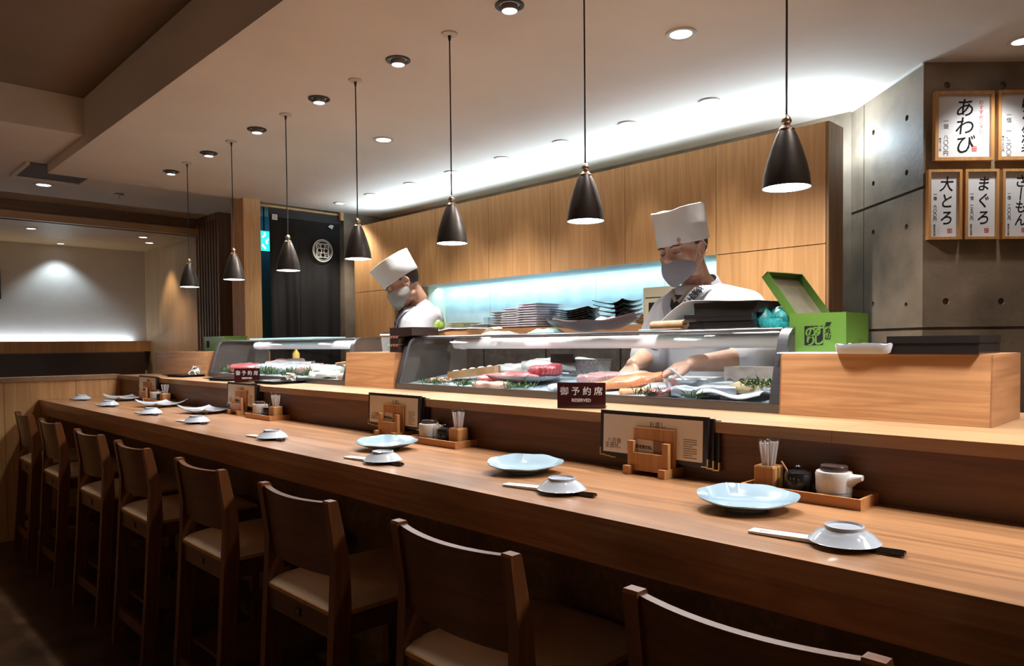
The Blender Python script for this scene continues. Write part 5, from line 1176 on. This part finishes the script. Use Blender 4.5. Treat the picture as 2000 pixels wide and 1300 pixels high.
    g.jitter(.0012, 90, 1); bmesh.ops.solidify(g.bm, geom=g.bm.faces[:], thickness=.004)
    g.bm.transform(HK); g.obj('hair', m_hair, root, smooth=True)
    # brows and the line of the lowered eyelids
    for s_ in (-1, 1):
        g = G().tube([(s_*.013, -.0915, .0165), (s_*.030, -.0945, .0225), (s_*.050, -.082, .0185)], [.0022, .0030, .0014], 8); g.bm.transform(HK); g.obj('eyebrow', m_brow, root, smooth=True)
        g = G().tube([(s_*.017, -.0875, -.0035), (s_*.030, -.0895, -.0065), (s_*.046, -.0795, -.0035)], [.0008, .0017, .0008], 8); g.bm.transform(HK); g.obj('eyelashes', m_brow, root, smooth=True)
    # mask with ear loops
    def mk(u, v, dz=(-.010 if mlow else .007)):
        a = (u-.5)*2; ph = a*R(74 if mlow else 87); c_, s2 = math.cos(ph), math.sin(ph)
        zt = -.010+dz-.028*abs(a)**1.3; zb = -.128+.052*abs(a)**1.4; z = zt+(zb-zt)*v
        bul = math.sin(PI*min(1, .12+v*.80))
        rx = .071+.004*bul+.005*(1-mlow); ry = .088+.012*(1-mlow)+.022*bul*c_-.012*max(0, v-.7)*3
        return Vector((rx*s2, .006-.010*mlow-ry*max(0, c_)**.85-.004*(1-mlow)*c_, z))
    g = G().sheet(mk, 30, 14, 0); bmesh.ops.solidify(g.bm, geom=g.bm.faces[:], thickness=.002)
    g.bm.transform(HK); g.obj('mask', maskm, root, smooth=True)
    for s_ in (-1, 1):
        u_ = .985 if s_ > 0 else .015
        g = G().tube([mk(u_, .03), Vector((s_*.080, -.008, .010)), Vector((s_*.086, .012, .022)), Vector((s_*.088, .026, .0))], .0014, 6).tube([mk(u_, .97), Vector((s_*.082, .000, -.042)), Vector((s_*.088, .022, -.015))], .0014, 6)
        g.bm.transform(HK); g.obj('ear_loop', m_white, root)
    return body

c2 = thing('person', 'chef with grey face mask and white cap, looking down into the large glass case', 'person', (-1.53, 2.56, 0))
chef(c2, R(12), R(-4), R(-3), (-.055, -.075, 1.612), (-.022, -.005, 1.47), [(-.185, .02, 1.385), (.175, 0, 1.385)], [(-.16, -.13, 1.205), (.345, -.20, 1.195)], [(-.100, -.345, 1.165), (.200, -.420, 1.176)],
     [((-.100, -.345, 1.165), (-.15, -.75, -.65), (-.2, -.6, .8), .55, -1), ((.200, -.420, 1.176), (-.82, -.45, -.22), (-.15, -.35, .92), .50, -1)], m_skin, m_mask, 0, .02, m_hat, mlow=True, dial=1.05)
c1 = thing('person', 'chef in profile with bent head and white face mask, near the black curtain', 'person', (-3.445, 2.60, 0), R(-27))
chef(c1, R(33), 0, R(-8.5), (0, -.105, 1.605), (0, .0, 1.475), [(-.19, .02, 1.39), (.19, .02, 1.39)], [(-.25, -.04, 1.14), (.25, -.04, 1.14)], [(-.14, -.20, 1.11), (.14, -.20, 1.11)],
     [((-.14, -.20, 1.11), (.6, -.6, -.1), (-.2, 0, 1), .7, 1), ((.14, -.20, 1.11), (-.6, -.6, -.1), (.2, 0, 1), .7, -1)], m_skin2, m_mask2, 0, .13, m_hat, dial=1.03)
